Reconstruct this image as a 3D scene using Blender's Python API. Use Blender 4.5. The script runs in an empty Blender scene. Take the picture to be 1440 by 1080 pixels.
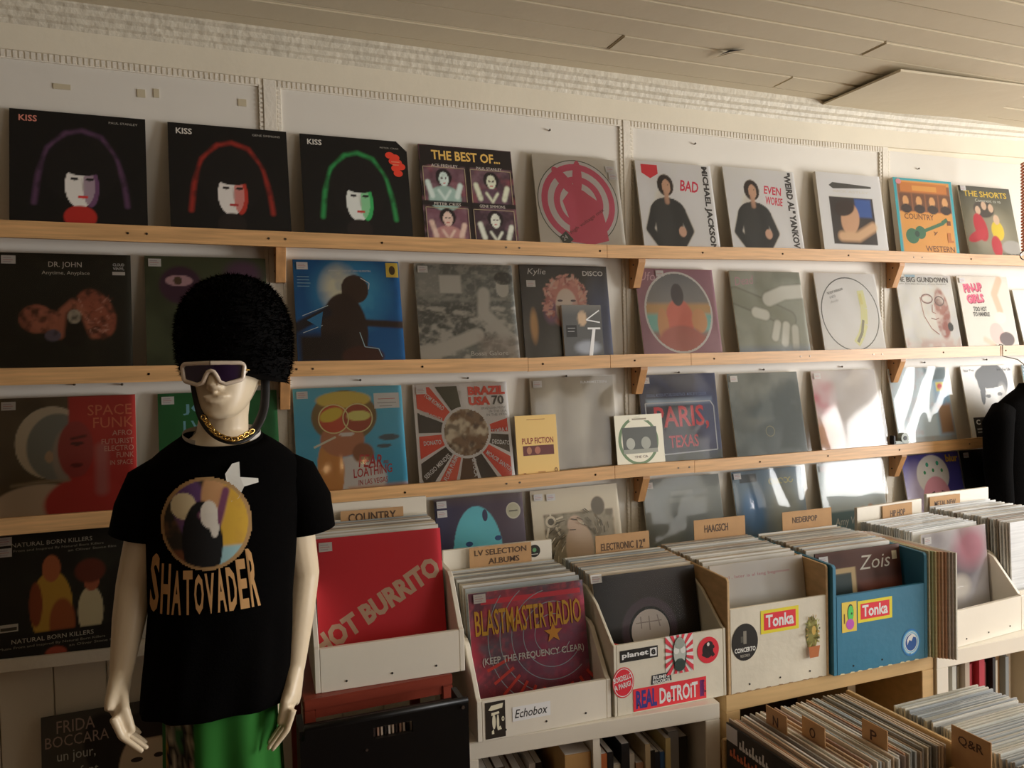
import bpy, bmesh, math, random
import numpy as np
from mathutils import Matrix, Vector, Euler
random.seed(7)
S = bpy.context.scene
COL = S.collection
# ---------------------------------------------------------------- camera
F, YAW, PITCH, ROLL, D, H = 1080.4, .37955, -.02861, -.02559, 2.34226, 1.67
cy_, sy_ = math.cos(YAW), math.sin(YAW)
FW = np.array([sy_*math.cos(PITCH), cy_*math.cos(PITCH), math.sin(PITCH)])
R0 = np.array([cy_, -sy_, 0.]); U0 = np.cross(R0, FW)
RT = math.cos(ROLL)*R0 + math.sin(ROLL)*U0
UP = -math.sin(ROLL)*R0 + math.cos(ROLL)*U0
cam = bpy.data.cameras.new('camera'); cam.sensor_width = 36; cam.lens = F/1440*36; cam.clip_start = .05
camo = bpy.data.objects.new('camera', cam); COL.objects.link(camo)
camo.matrix_world = Matrix(((RT[0], UP[0], -FW[0], 0), (RT[1], UP[1], -FW[1], -D), (RT[2], UP[2], -FW[2], H), (0, 0, 0, 1)))
S.camera = camo
def ray(x, y): return FW*F + RT*(x-720) - UP*(y-540)
def atY(x, y, yy):
    d = ray(x, y); t = (yy + D)/d[1]; return Vector((d[0]*t, yy, d[2]*t + H))
def atZ(x, y, z):
    d = ray(x, y); t = (z - H)/d[2]; return Vector((d[0]*t, d[1]*t - D, z))
# ---------------------------------------------------------------- light
S.view_settings.view_transform = 'Standard'; S.view_settings.look = 'None'
S.view_settings.gamma = 1; S.view_settings.use_curve_mapping = False
S.view_settings.exposure = 0.0
W = bpy.data.worlds.new('world'); S.world = W; W.use_nodes = True
W.node_tree.nodes['Background'].inputs[0].default_value = (.75, .85, 1, 1)
W.node_tree.nodes['Background'].inputs[1].default_value = 1.0
ROOM = dict(x0=-1.9, x1=5.6, y0=-4.6, z1=2.63)
def area(name, loc, rot, sx, sy, power, col):
    l = bpy.data.lights.new(name, 'AREA'); l.shape = 'RECTANGLE'; l.size = sx; l.size_y = sy; l.energy = power; l.color = col
    o = bpy.data.objects.new(name, l); COL.objects.link(o); o.location = loc; o.rotation_euler = rot; return o
# daylight entering by the shop window in the end wall and the one in the street wall
WIN_END = (-3.75, -1.25, .75, 2.3)      # y0,y1,z0,z1
WIN_STREET = (2.6, 5.0, .8, 2.3)        # x0,x1,z0,z1
area('window_light_end', (5.57, -2.5, 1.53), (0, math.radians(90), 0), 1.5, 2.4, 205, (1, .985, .96))
area('window_light_street', (3.8, -4.57, 1.55), (math.radians(90), 0, 0), 2.3, 1.45, 22, (1, .9, .76))

# ---------------------------------------------------------------- materials
def lin(h):
    h = h.lstrip('#'); h = h if len(h) == 6 else ''.join(c*2 for c in h); v = [int(h[i:i+2], 16)/255 for i in (0, 2, 4)]
    return tuple(c/12.92 if c <= .04045 else ((c+.055)/1.055)**2.4 for c in v)
def mat(name, col, rough=.6, metal=0, coat=0, noise=0, nscale=8, bump=0, bscale=60, spec=.5, stretch=None, sheen=0):
    m = bpy.data.materials.new(name); m.use_nodes = True; nt = m.node_tree; b = nt.nodes['Principled BSDF']
    c = lin(col) if isinstance(col, str) else col
    b.inputs['Base Color'].default_value = (*c, 1); b.inputs['Roughness'].default_value = rough
    b.inputs['Metallic'].default_value = metal; b.inputs['Coat Weight'].default_value = coat; b.inputs['Coat Roughness'].default_value = .08
    b.inputs['Specular IOR Level'].default_value = spec; b.inputs['Sheen Weight'].default_value = sheen
    tc = nt.nodes.new('ShaderNodeTexCoord'); mp = nt.nodes.new('ShaderNodeMapping'); nt.links.new(tc.outputs['Object'], mp.inputs[0])
    if stretch: mp.inputs['Scale'].default_value = stretch
    if noise:
        n = nt.nodes.new('ShaderNodeTexNoise'); n.inputs['Scale'].default_value = nscale; n.inputs['Detail'].default_value = 6
        nt.links.new(mp.outputs[0], n.inputs[0])
        r = nt.nodes.new('ShaderNodeValToRGB'); nt.links.new(n.outputs[0], r.inputs[0])
        r.color_ramp.elements[0].position = .3; r.color_ramp.elements[1].position = .7
        r.color_ramp.elements[0].color = (*[x*(1-noise) for x in c], 1); r.color_ramp.elements[1].color = (*[min(1, x*(1+noise*.6)) for x in c], 1)
        nt.links.new(r.outputs[0], b.inputs['Base Color'])
    if bump:
        n2 = nt.nodes.new('ShaderNodeTexNoise'); n2.inputs['Scale'].default_value = bscale; n2.inputs['Detail'].default_value = 4
        nt.links.new(mp.outputs[0], n2.inputs[0])
        bp = nt.nodes.new('ShaderNodeBump'); bp.inputs['Strength'].default_value = bump; bp.inputs['Distance'].default_value = .01
        nt.links.new(n2.outputs[0], bp.inputs['Height']); nt.links.new(bp.outputs[0], b.inputs['Normal'])
    return m
def printmat(name, rough=.35, coat=.0):
    m = mat(name, (.5, .5, .5), rough, coat=coat); nt = m.node_tree
    a = nt.nodes.new('ShaderNodeAttribute'); a.attribute_name = 'Col'
    nt.links.new(a.outputs['Color'], nt.nodes['Principled BSDF'].inputs['Base Color']); return m
def filmmat(name, rough=.06, base=.04, ior=1.4):
    m = bpy.data.materials.new(name); m.use_nodes = True; nt = m.node_tree; nt.nodes.clear()
    o = nt.nodes.new('ShaderNodeOutputMaterial'); mx = nt.nodes.new('ShaderNodeMixShader'); t = nt.nodes.new('ShaderNodeBsdfTransparent')
    g = nt.nodes.new('ShaderNodeBsdfGlossy'); g.inputs['Roughness'].default_value = rough
    f = nt.nodes.new('ShaderNodeFresnel'); f.inputs['IOR'].default_value = ior
    ad = nt.nodes.new('ShaderNodeMath'); ad.operation = 'ADD'; ad.inputs[1].default_value = base
    nt.links.new(f.outputs[0], ad.inputs[0]); nt.links.new(ad.outputs[0], mx.inputs[0])
    t.inputs[0].default_value = (.97, .97, .97, 1)
    nt.links.new(t.outputs[0], mx.inputs[1]); nt.links.new(g.outputs[0], mx.inputs[2]); nt.links.new(mx.outputs[0], o.inputs[0]); return m
M = dict(
    dim=mat('unseen_wall_brown', '#5d4c3a', .7, noise=.1, nscale=4),  # dark brown picked for the unseen walls to hold back their bounce light
    wall=mat('wall_paint', '#efe6d0', .55, noise=.05, nscale=3, bump=.06, bscale=35),
    panel=mat('panel_paint', '#e9e4d9', .5, noise=.04, nscale=2.5, bump=.04, bscale=25),
    ceil=mat('ceiling_paint', '#dacdb1', .5, noise=.07, nscale=2, bump=.12, bscale=18),
    trim=mat('trim_paint', '#f0e9da', .4, noise=.05, nscale=9, bump=.15, bscale=70),
    oldtrim=mat('flaking_trim_paint', '#e2dac6', .5, noise=.09, nscale=14, bump=.4, bscale=45),
    pine=mat('pine_wood', '#dbab74', .42, noise=.22, nscale=9, stretch=(.7, 8, 14), bump=.05, bscale=30),
    pine2=mat('bracket_wood', '#cf9a64', .5, noise=.2, nscale=8, stretch=(6, 6, .8)),
    floor=mat('floor_wood', '#6b4f36', .45, noise=.3, nscale=5, stretch=(1, 8, 1)),
    white=mat('white_board', '#eee7d8', .35, noise=.03, nscale=5, bump=.02),
    crate_white=mat('old_white_crate', '#e9e2cf', .45, noise=.1, nscale=6, bump=.08, bscale=40),
    crate_in=mat('crate_inner_wood', '#d3b183', .6, noise=.15, nscale=7, stretch=(1, 3, 8)),
    blue=mat('blue_paint', '#3f83a3', .4, noise=.08, nscale=6, bump=.08, bscale=40),
    birch=mat('birch_veneer', '#d9b681', .4, noise=.1, nscale=6, stretch=(1, 6, 10)),
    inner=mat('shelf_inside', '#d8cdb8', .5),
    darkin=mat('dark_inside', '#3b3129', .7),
    card=mat('cardboard', '#c49a6c', .8, noise=.08, nscale=20),
    black=mat('black_lacquer', '#080707', .4, spec=.3),
    red=mat('red_painted_wood', '#8e3a28', .45, noise=.15, nscale=8, stretch=(1, 6, 6)),
    screw=mat('screw_metal', '#6b6258', .35, metal=1),
    hole=mat('dark_hole', '#2a241e', .8),
    skin=mat('mannequin_plastic', '#e6d3b4', .38, spec=.4),
    fur=mat('black_fur', '#060505', .9, spec=.1),
    cloth=mat('black_cotton', '#070606', .95, spec=.05, bump=.2, bscale=300),
    lining=mat('grey_collar_lining', '#c9c2b8', .8),
    strap=mat('black_leather', '#14100e', .5),
    gold=mat('gold_metal', '#d8b266', .25, metal=1),
    cream=mat('cream_acetate', '#e9d8c4', .25, coat=.4),
    lens=mat('purple_lens', '#2a1738', .05, coat=1),
    glass=mat('window_glass', '#dfe8ea', .02),
    tape=mat('yellowed_tape', '#cfc3a6', .5), paper=mat('white_label_paper', '#ece8e6', .6),
    pr=printmat('printed_card', .48), prm=printmat('printed_matte', .6), prc=printmat('printed_cloth', .9),
    film=filmmat('clear_plastic', .1, 0, 1.16), film2=filmmat('shiny_plastic', .08, .03, 1.25),
    copper=mat('copper_wire', '#c07a5a', .3, metal=.6),
    steel=mat('steel', '#8d8a86', .3, metal=1),
    rubber=mat('grey_plastic', '#9aa39a', .4),
)
# ---------------------------------------------------------------- helpers
def link(o, parent=None):
    COL.objects.link(o)
    if parent is not None: o.parent = parent
    return o
def tag(o, label=None, cat=None, group=None, kind=None):
    if label: o['label'] = label
    if cat: o['category'] = cat
    if group: o['group'] = group
    if kind: o['kind'] = kind
    return o
def empty(name, loc, label=None, cat=None, rz=0, group=None):
    o = bpy.data.objects.new(name, None); link(o); o.empty_display_size = .05; o.location = loc; o.rotation_euler = (0, 0, rz)
    return tag(o, label, cat, group)
def mk(name, v, f, m, parent=None, smooth=False):
    me = bpy.data.meshes.new(name); me.from_pydata([tuple(x) for x in v], [], f); me.update()
    if smooth: me.polygons.foreach_set('use_smooth', [True]*len(me.polygons))
    me.materials.append(m); return link(bpy.data.objects.new(name, me), parent)
def frombm(name, bm, m, parent=None, smooth=False):
    me = bpy.data.meshes.new(name); bm.to_mesh(me); bm.free()
    if smooth: me.polygons.foreach_set('use_smooth', [True]*len(me.polygons))
    me.materials.append(m); return link(bpy.data.objects.new(name, me), parent)
BF = [(0, 3, 2, 1), (4, 5, 6, 7), (0, 1, 5, 4), (1, 2, 6, 5), (2, 3, 7, 6), (3, 0, 4, 7)]
def bv(x0, x1, y0, y1, z0, z1):
    return [(x0, y0, z0), (x1, y0, z0), (x1, y1, z0), (x0, y1, z0), (x0, y0, z1), (x1, y0, z1), (x1, y1, z1), (x0, y1, z1)]
def bmbox(bm, *a):
    vs = [bm.verts.new(p) for p in bv(*a)]
    for f in BF: bm.faces.new([vs[i] for i in f])
def box(name, x0, x1, y0, y1, z0, z1, m, parent=None, bev=0):
    bm = bmesh.new(); bmbox(bm, x0, x1, y0, y1, z0, z1)
    if bev: bmesh.ops.bevel(bm, geom=bm.edges[:], offset=bev, segments=2, affect='EDGES')
    return frombm(name, bm, m, parent)
def prism(name, pts, h0, h1, axis, m, parent=None, bev=0):
    """polygon pts (a,b) extruded along axis; axis x: (y,z), y: (x,z), z: (x,y)"""
    bm = bmesh.new()
    def P(a, b, h): return {'x': (h, a, b), 'y': (a, h, b), 'z': (a, b, h)}[axis]
    A = [bm.verts.new(P(a, b, h0)) for a, b in pts]; B = [bm.verts.new(P(a, b, h1)) for a, b in pts]; n = len(pts)
    bm.faces.new(A); bm.faces.new(B[::-1])
    for i in range(n): bm.faces.new((A[i], B[i], B[(i+1) % n], A[(i+1) % n]))
    bmesh.ops.recalc_face_normals(bm, faces=bm.faces[:])
    if bev: bmesh.ops.bevel(bm, geom=bm.edges[:], offset=bev, segments=1, affect='EDGES')
    return frombm(name, bm, m, parent)
def tubebm(bm, pts, rad, seg=10, cap=True):
    pts = [Vector(p) for p in pts]; rings = []
    up = Vector((0, 0, 1)); prev = None
    for i, p in enumerate(pts):
        t = (pts[min(i+1, len(pts)-1)] - pts[max(i-1, 0)]).normalized()
        if prev is None:
            a = t.cross(up) if abs(t.z) < .95 else t.cross(Vector((0, 1, 0)))
            a.normalize()
        else: a = (prev - t*prev.dot(t)).normalized()
        prev = a; b = t.cross(a)
        r = rad[i] if isinstance(rad, (list, tuple)) else rad
        ra, rb = r if isinstance(r, (list, tuple)) else (r, r)
        rings.append([bm.verts.new(p + a*ra*math.cos(2*math.pi*k/seg) + b*rb*math.sin(2*math.pi*k/seg)) for k in range(seg)])
    for A, B in zip(rings, rings[1:]):
        for k in range(seg): bm.faces.new((A[k], A[(k+1) % seg], B[(k+1) % seg], B[k]))
    if cap: bm.faces.new(rings[0][::-1]); bm.faces.new(rings[-1])
def tube(name, pts, rad, m, parent=None, seg=10):
    bm = bmesh.new(); tubebm(bm, pts, rad, seg); return frombm(name, bm, m, parent, True)
def ballbm(bm, c, r, seg=16):
    r = r if isinstance(r, (list, tuple)) else (r, r, r)
    bmesh.ops.create_uvsphere(bm, u_segments=seg, v_segments=seg//2+2, radius=1, matrix=Matrix.Translation(c) @ Matrix.Diagonal((*r, 1)))
def loftbm(bm, rings, close=True):
    R = [[bm.verts.new(p) for p in r] for r in rings]; n = len(R[0])
    for A, B in zip(R, R[1:]):
        for k in range(n): bm.faces.new((A[k], A[(k+1) % n], B[(k+1) % n], B[k]))
    if close: bm.faces.new(R[0][::-1]); bm.faces.new(R[-1])

# ---------------------------------------------------------------- painting of flat print
class Art:
    def __init__(s, bg, n=84):
        s.n = n; g = np.linspace(0, 1, n+1); s.X, s.Y = np.meshgrid(g, g); s.c = np.zeros((n+1, n+1, 3)) + np.array(lin(bg))
    def mix(s, c, a):
        a = np.clip(a, 0, 1)[..., None]; s.c = s.c*(1-a) + np.array(lin(c))*a; return s
    def vg(s, c, y0, y1, al=1): return s.mix(c, al*np.clip((s.Y-y0)/(y1-y0), 0, 1))
    def hg(s, c, x0, x1, al=1): return s.mix(c, al*np.clip((s.X-x0)/(x1-x0), 0, 1))
    def e(s, cx, cy, rx, ry, c, soft=.15, rot=0, al=1):
        soft = soft*.4 if soft <= .5 else soft
        ca, sa = math.cos(math.radians(rot)), math.sin(math.radians(rot)); dx, dy = s.X-cx, s.Y-cy
        r = np.hypot((dx*ca+dy*sa)/rx, (-dx*sa+dy*ca)/ry); return s.mix(c, al*np.clip((1-r)/soft+.5, 0, 1))
    def r(s, x0, y0, x1, y1, c, soft=.008, al=1):
        d = np.minimum(np.minimum(s.X-x0, x1-s.X), np.minimum(s.Y-y0, y1-s.Y)); return s.mix(c, al*np.clip(d/soft+.5, 0, 1))
    def l(s, pts, w, c, soft=.02, al=1):
        d = np.full(s.X.shape, 9.)
        for (x0, y0), (x1, y1) in zip(pts, pts[1:]):
            vx, vy = x1-x0, y1-y0; t = np.clip(((s.X-x0)*vx+(s.Y-y0)*vy)/(vx*vx+vy*vy+1e-9), 0, 1)
            d = np.minimum(d, np.hypot(s.X-x0-t*vx, s.Y-y0-t*vy))
        return s.mix(c, al*np.clip((w-d)/soft+.5, 0, 1))
    def ns(s, k, c, al=.5, seed=0, lo=.5, sx=1):
        rs = np.random.RandomState(seed); acc = 0
        for o, wgt in ((1, .6), (2, .3), (4, .15)):
            kx, ky = max(2, int(k*o*sx)), max(2, int(k*o)); g = rs.rand(ky+2, kx+2); fx, fy = s.X*kx, s.Y*ky
            ix, iy = fx.astype(int), fy.astype(int); tx, ty = fx-ix, fy-iy; tx, ty = tx*tx*(3-2*tx), ty*ty*(3-2*ty)
            acc = acc + wgt*((g[iy, ix]*(1-tx)+g[iy, ix+1]*tx)*(1-ty)+(g[iy+1, ix]*(1-tx)+g[iy+1, ix+1]*tx)*ty)
        return s.mix(c, al*np.clip((acc-lo)/.25+.1, 0, 1))
    def fig(s, cx, top, h, hair, skin, coat, w=1, al=1):
        """a plain half-length figure: coat, arms, neck, head and hair"""
        s.e(cx, top-h*.52, h*.26*w, h*.2, coat, .08); s.r(cx-h*.2*w, top-h*1.1, cx+h*.2*w, top-h*.5, coat, .02)
        for k in (-1, 1): s.l([(cx+k*h*.2*w, top-h*.5), (cx+k*h*.29*w, top-h*.76), (cx+k*h*.16*w, top-h*.95)], h*.065, coat, .02)
        s.e(cx, top-h*.15, h*.125, h*.15, hair, .15); s.l([(cx, top-h*.25), (cx, top-h*.38)], h*.035, skin, .02); s.e(cx+.01, top-h*.17, h*.065, h*.1, skin, .15)
        s.e(cx-h*.025, top-h*.15, h*.014, h*.007, hair, .4).e(cx+h*.04, top-h*.15, h*.014, h*.007, hair, .4).e(cx+.01, top-h*.22, h*.02, h*.006, '#a05a50', .4); return s
TXT = {}
INK = 2.1   # print colours are noted by eye in the dim shop: true reflectance is higher
def glyphs(t, bold=0):
    if (t, bold) not in TXT:
        cu = bpy.data.curves.new('lettering', 'FONT'); cu.body = t; cu.offset = bold; cu.resolution_u = 2
        o = bpy.data.objects.new('lettering', cu); me = o.to_mesh()
        v = np.array([w.co[:2] for w in me.vertices]) if len(me.vertices) else np.zeros((0, 2)); f = [tuple(p.vertices) for p in me.polygons]
        o.to_mesh_clear(); bpy.data.objects.remove(o); bpy.data.curves.remove(cu)
        if len(v): v -= v.min(0); 
        TXT[(t, bold)] = (v, f, v.max(0) if len(v) else np.array([1, 1]))
    return TXT[(t, bold)]
class Print:
    """flat print: colour-painted sheet plus cut shapes and letters, all in one mesh (x 0..1, y 0..1)"""
    def __init__(s, w, h, art=None):
        s.w, s.h = w, h; s.v = []; s.f = []; s.c = []; s.k = 0; s.fc = []
        if art is not None:
            n = art.n; X = art.X.ravel()*w; Y = art.Y.ravel()*h
            s.v = [(a, 0, b) for a, b in zip(X.tolist(), Y.tolist())]; m = n+1; cc = art.c.reshape(-1, 3)
            i = np.arange(n); A = (i[:, None]*m + i[None, :]).ravel(); q = np.stack([A, A+1, A+m+1, A+m], 1)
            s.f = [tuple(t) for t in q.tolist()]; s.fc = [cc[q.ravel()]]
    def add(s, v, f, c):
        s.k += 1; y = -.00013*s.k; b = len(s.v)
        s.v += [(float(a)*s.w, y, float(z)*s.h) for a, z in v]; s.f += [tuple(i+b for i in t) for t in f]
        s.fc.append(np.tile(np.array(lin(c)), (sum(len(t) for t in f), 1))); return s
    def p(s, pts, c): return s.add(pts, [tuple(range(len(pts)))], c)
    def r(s, x0, y0, x1, y1, c): return s.p([(x0, y0), (x1, y0), (x1, y1), (x0, y1)], c)
    def e(s, cx, cy, rx, ry, c, n=36, rot=0):
        ca, sa = math.cos(math.radians(rot)), math.sin(math.radians(rot))
        return s.p([(cx+rx*math.cos(t)*ca-ry*math.sin(t)*sa, cy+rx*math.cos(t)*sa+ry*math.sin(t)*ca) for t in [2*math.pi*k/n for k in range(n)]], c)
    def l(s, pts, w, c):
        for (x0, y0), (x1, y1) in zip(pts, pts[1:]):
            d = math.hypot(x1-x0, y1-y0) or 1; nx, ny = -(y1-y0)/d*w, (x1-x0)/d*w
            s.p([(x0+nx, y0+ny), (x0-nx, y0-ny), (x1-nx, y1-ny), (x1+nx, y1+ny)], c)
        return s
    def ring(s, cx, cy, r, w, c, a0=0, a1=360, n=40, ry=None):
        ry = ry or r; P = []
        t = [math.radians(a0+(a1-a0)*k/n) for k in range(n+1)]
        v = [(cx+(r-w)*math.cos(q), cy+(ry-w)*math.sin(q)) for q in t] + [(cx+(r+w)*math.cos(q), cy+(ry+w)*math.sin(q)) for q in t]
        return s.add(v, [(k, n+1+k, n+2+k, k+1) for k in range(n)], c)
    def t(s, text, x, y, w, h, c, rot=0, bold=0, shear=0):
        """text fitted into the box w x h whose lower left corner is x,y"""
        v, f, mx = glyphs(text, bold)
        if not len(v): return s
        q = v/mx*np.array([w*s.w, h*s.h]); q[:, 0] += shear*q[:, 1]
        a = math.radians(rot); q = q @ np.array([[math.cos(a), math.sin(a)], [-math.sin(a), math.cos(a)]])
        q = q/np.array([s.w, s.h]) + np.array([x, y]); return s.add(q.tolist(), f, c)
    def build(s, name, parent, m, off=(0, 0, 0)):
        me = bpy.data.meshes.new(name); me.from_pydata([(a+off[0], y+off[1], z+off[2]) for a, y, z in s.v], [], s.f)
        at = me.color_attributes.new('Col', 'FLOAT_COLOR', 'CORNER'); cc = np.minimum(.88, 1-(1-np.concatenate(s.fc))**INK); cc = np.concatenate([cc, np.ones((len(cc), 1))], 1)
        at.data.foreach_set('color', cc.ravel().astype(np.float32)); me.update(); me.materials.append(m)
        return link(bpy.data.objects.new(name, me), parent)
# ================================================================ the room
def struct(o): o['kind'] = 'structure'; return o
x0, x1, y0, z1 = ROOM['x0'], ROOM['x1'], ROOM['y0'], ROOM['z1']
struct(box('floor', x0, x1, y0, 0, -.06, 0, M['floor']))
struct(box('wall_back', x0-.1, x1+.1, 0, .1, 0, z1+.1, M['wall']))
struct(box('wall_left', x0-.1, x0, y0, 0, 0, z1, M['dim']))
def wall_with_hole(name, u0, u1, h, z0, z1_, mkbox, m='dim'):
    bm = bmesh.new(); a, b, c, d = h
    for r in ((u0, a, z0, z1_), (b, u1, z0, z1_), (a, b, z0, c), (a, b, d, z1_)): mkbox(bm, *r)
    return struct(frombm(name, bm, M[m]))
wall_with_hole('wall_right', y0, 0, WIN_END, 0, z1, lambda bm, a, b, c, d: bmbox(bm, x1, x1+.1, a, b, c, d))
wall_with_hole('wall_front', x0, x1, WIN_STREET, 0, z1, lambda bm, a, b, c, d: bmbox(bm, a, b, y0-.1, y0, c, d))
def window(name, loc, rz, w, h):
    o = struct(empty(name, loc, rz=rz))
    for a in ((-w/2, -w/2+.06, 0, h), (w/2-.06, w/2, 0, h), (-w/2+.06, w/2-.06, 0, .06), (-w/2+.06, w/2-.06, h-.06, h)):
        box('window_frame', a[0], a[1], -.03, .03, a[2], a[3], M['trim'], o)
    box('window_bar', -.02, .02, -.02, .02, .06, h-.06, M['trim'], o)
    box('pane', -w/2+.06, w/2-.06, -.004, .004, .06, h-.06, M['film'], o)
window('window_1', (x1+.06, (WIN_END[0]+WIN_END[1])/2, WIN_END[2]), math.pi/2, WIN_END[1]-WIN_END[0], WIN_END[3]-WIN_END[2])
window('window_2', ((WIN_STREET[0]+WIN_STREET[1])/2, y0-.06, WIN_STREET[2]), 0, WIN_STREET[1]-WIN_STREET[0], WIN_STREET[3]-WIN_STREET[2])
# ceiling: boards run along the shelf wall, with open seams
ce = struct(box('ceiling', x0-.1, x1+.1, y0-.1, 0, z1+.012, z1+.1, M['hole']))
rnd = random.Random(3); y = -.005; k = 0
while y > y0:
    w = .108 if y > -2.2 else .216
    cuts = [x0, rnd.uniform(-.8, 1.2), rnd.uniform(1.9, 3.4), x1]
    for a, b in zip(cuts, cuts[1:]):
        dz = rnd.uniform(-.004, .004)
        bm = bmesh.new(); bmbox(bm, a+.0012, b-.0012, y-w+.0018, y-.0018, z1+dz, z1+.014)
        bmesh.ops.bevel(bm, geom=[e for e in bm.edges if abs(e.verts[0].co.z-(z1+dz)) < 1e-5 and abs(e.verts[1].co.z-(z1+dz)) < 1e-5], offset=.0042, segments=2, affect='EDGES')
        frombm('ceiling_board', bm, M['ceil'], ce)
    y -= w; k += 1
# a board patched over the boards, its edge lifting
mk('ceiling_patch', [(2.21, -.02, 2.615), (2.19, -.425, 2.606), (2.86, -.43, 2.622), (3.02, -.1, 2.622), (2.21, -.02, 2.621), (2.19, -.425, 2.614), (2.86, -.43, 2.628), (3.02, -.1, 2.628)],
   [(0, 1, 2, 3), (7, 6, 5, 4), (0, 4, 5, 1), (1, 5, 6, 2), (2, 6, 7, 3), (3, 7, 4, 0)], M['ceil'], ce)
mk('lifted_splinter', [(1.54, -.27, 2.626), (1.548, -.352, 2.612), (1.6, -.372, 2.624), (1.556, -.33, 2.622)], [(0, 1, 3), (1, 2, 3)], M['ceil'], ce)
mk('splinter_hole', [(1.548, -.30, 2.6262), (1.555, -.352, 2.6258), (1.598, -.368, 2.6262), (1.565, -.335, 2.6262)], [(0, 1, 2, 3)], M['hole'], ce)
# crown moulding follows the sagging line of the photo
def poly_world(pts, yy): return [atY(a, b, yy) for a, b in pts]
CR = poly_world([(0, 29.5), (500, 92), (820, 133), (940, 149), (1136, 171), (1300, 187), (1440, 198)], -.02)
CR = [Vector((x0, 0, CR[0].z-.008))] + CR + [Vector((x1, 0, CR[-1].z+.01))]
prof = [(-.0, 0), (-.014, 0), (-.018, .012), (-.026, .016), (-.03, .028), (-.042, .034), (-.046, .048), (-.058, .054), (-.06, .075), (0, .075)]
bm = bmesh.new(); loftbm(bm, [[(p.x, a, min(p.z+b, z1+.006)) for a, b in prof] for p in CR])
struct(frombm('trim_1', bm, M['oldtrim']))
# frieze above the panels, toothed strip below it
BE = poly_world([(0, 70), (365, 112), (820, 164), (1100, 195), (1239, 207.5), (1440, 223)], 0)
BE = [Vector((x0, 0, BE[0].z+.01))] + BE + [Vector((x1, 0, BE[-1].z))]
def zat(P, X):
    for a, b in zip(P, P[1:]):
        if a.x <= X <= b.x: return a.z + (b.z-a.z)*(X-a.x)/(b.x-a.x)
    return P[0].z if X < P[0].x else P[-1].z
bm = bmesh.new(); loftbm(bm, [[(p.x, 0, p.z), (p.x, -.014, p.z), (p.x, -.014, zat(CR, p.x)+.01), (p.x, 0, zat(CR, p.x)+.01)] for p in BE])
struct(frombm('trim_2', bm, M['wall']))
PIL = [(-1.0, -.962), (.182, .22), (1.364, 1.395), (2.556, 2.59), (3.75, 3.785)]
n = 3
for i, (a, b) in enumerate(PIL):
    p = struct(box('trim_%d' % n, a, b, -.013, 0, .02, zat(BE, a), M['trim'], bev=.002)); n += 1
    nxt = PIL[i+1][0] if i+1 < len(PIL) else x1
    # panel between pilasters
    struct(box('trim_%d' % n, b+.002, nxt-.002, -.004, 0, .02, zat(BE, b)-.012, M['panel'])); n += 1
    bm = bmesh.new(); X = b+.004
    while X < min(nxt, 4.2)-.008:
        if X < 2.56: bmbox(bm, X, X+.0085, -.0125, -.002, zat(BE, X)-.019, zat(BE, X)-.001)
        X += .0135
    if nxt < 2.7: loftbm(bm, [[(x_, y_, zat(BE, x_)+z_) for y_, z_ in ((0, -.022), (-.0095, -.022), (-.0095, 0), (0, 0))] for x_ in (b, (b+nxt)/2, nxt)])
    for XX in (a-.0105, b+.0015):
        bmbox(bm, XX-.001, XX+.01, -.0085, 0, .1, zat(BE, a)-.02); z = .95
        while z < zat(BE, a)-.02:
            bmbox(bm, XX, XX+.009, -.011, -.002, z, z+.0085); z += .0135
    struct(frombm('trim_%d' % n, bm, M['trim'])); n += 1
# boarding below the lowest ledge
wb = struct(empty('trim_%d' % n, (0, 0, 0)))
X = x0
while X < .6:
    box('board', X+.001, X+.123, -.016, -.004, .0, .9, M['wall'], wb, .002); X += .125
box('baseboard_back', x0, x1, -.02, 0, 0, .1, M['trim'])['kind'] = 'structure'
# tape scraps and pins left on the wall
for (px, py, w, h, m) in ((75, 121, .04, .014, 'card'), (193, 131, .02, .022, 'paper'), (216, 131, .014, .024, 'paper'), (335, 144, .022, .02, 'card')):
    p = atY(px, py, -.004); tag(box('tape_scrap', p.x, p.x+w, -.006, -.0045, p.z-h/2, p.z+h/2, M['tape']),
        'torn scrap of yellowed tape stuck on the wall above the black sleeves', 'tape', 'tape scraps above the top ledge')
for (px, py) in ((772, 184), (976, 203), (1290, 238), (105, 541), (172, 541), (506, 535), (657, 532), (795, 529), (953, 524), (1072, 520), (1182, 516), (1298, 510), (1385, 506)):
    p = atY(px, py, -.004); bm = bmesh.new(); tubebm(bm, [(p.x, -.004, p.z), (p.x+.001, -.011, p.z+.001)], .0018, 6)
    ballbm(bm, (p.x, -.012, p.z+.001), .0036, 8)
    tag(frombm('wall_nail', bm, M['screw']), 'small dark nail in the wall above a leaning sleeve', 'nail', 'nails in the shelf wall')

# ================================================================ ledges
ROWS = {1: [(0, 308.5), (420, 326), (855, 344), (1100, 348.5), (1250, 352.5), (1440, 359.5)],
        2: [(0, 518), (254, 513.5), (400, 508.5), (740, 503), (856, 498.5), (1060, 494.5), (1440, 485)],
        3: [(0, 730), (162, 718), (466, 691), (740, 668), (859, 656), (1060, 641.5), (1410, 613), (1440, 611)],
        4: [(0, 929), (164, 911)]}
LY = -.092
LIP = {}
for r, pts in ROWS.items():
    P = poly_world(pts, LY)
    s0 = (P[1].z-P[0].z)/(P[1].x-P[0].x); P = [Vector((-1.5, LY, P[0].z + s0*.3*(-1.5-P[0].x)))] + P
    P.append(Vector((4.3, LY, P[-1].z if r != 4 else P[-1].z))); LIP[r] = P
def lipz(r, X): return zat(LIP[r], X)
JOINS = {1: [855], 2: [740, 856, 970], 3: [859, 972], 4: []}
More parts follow.
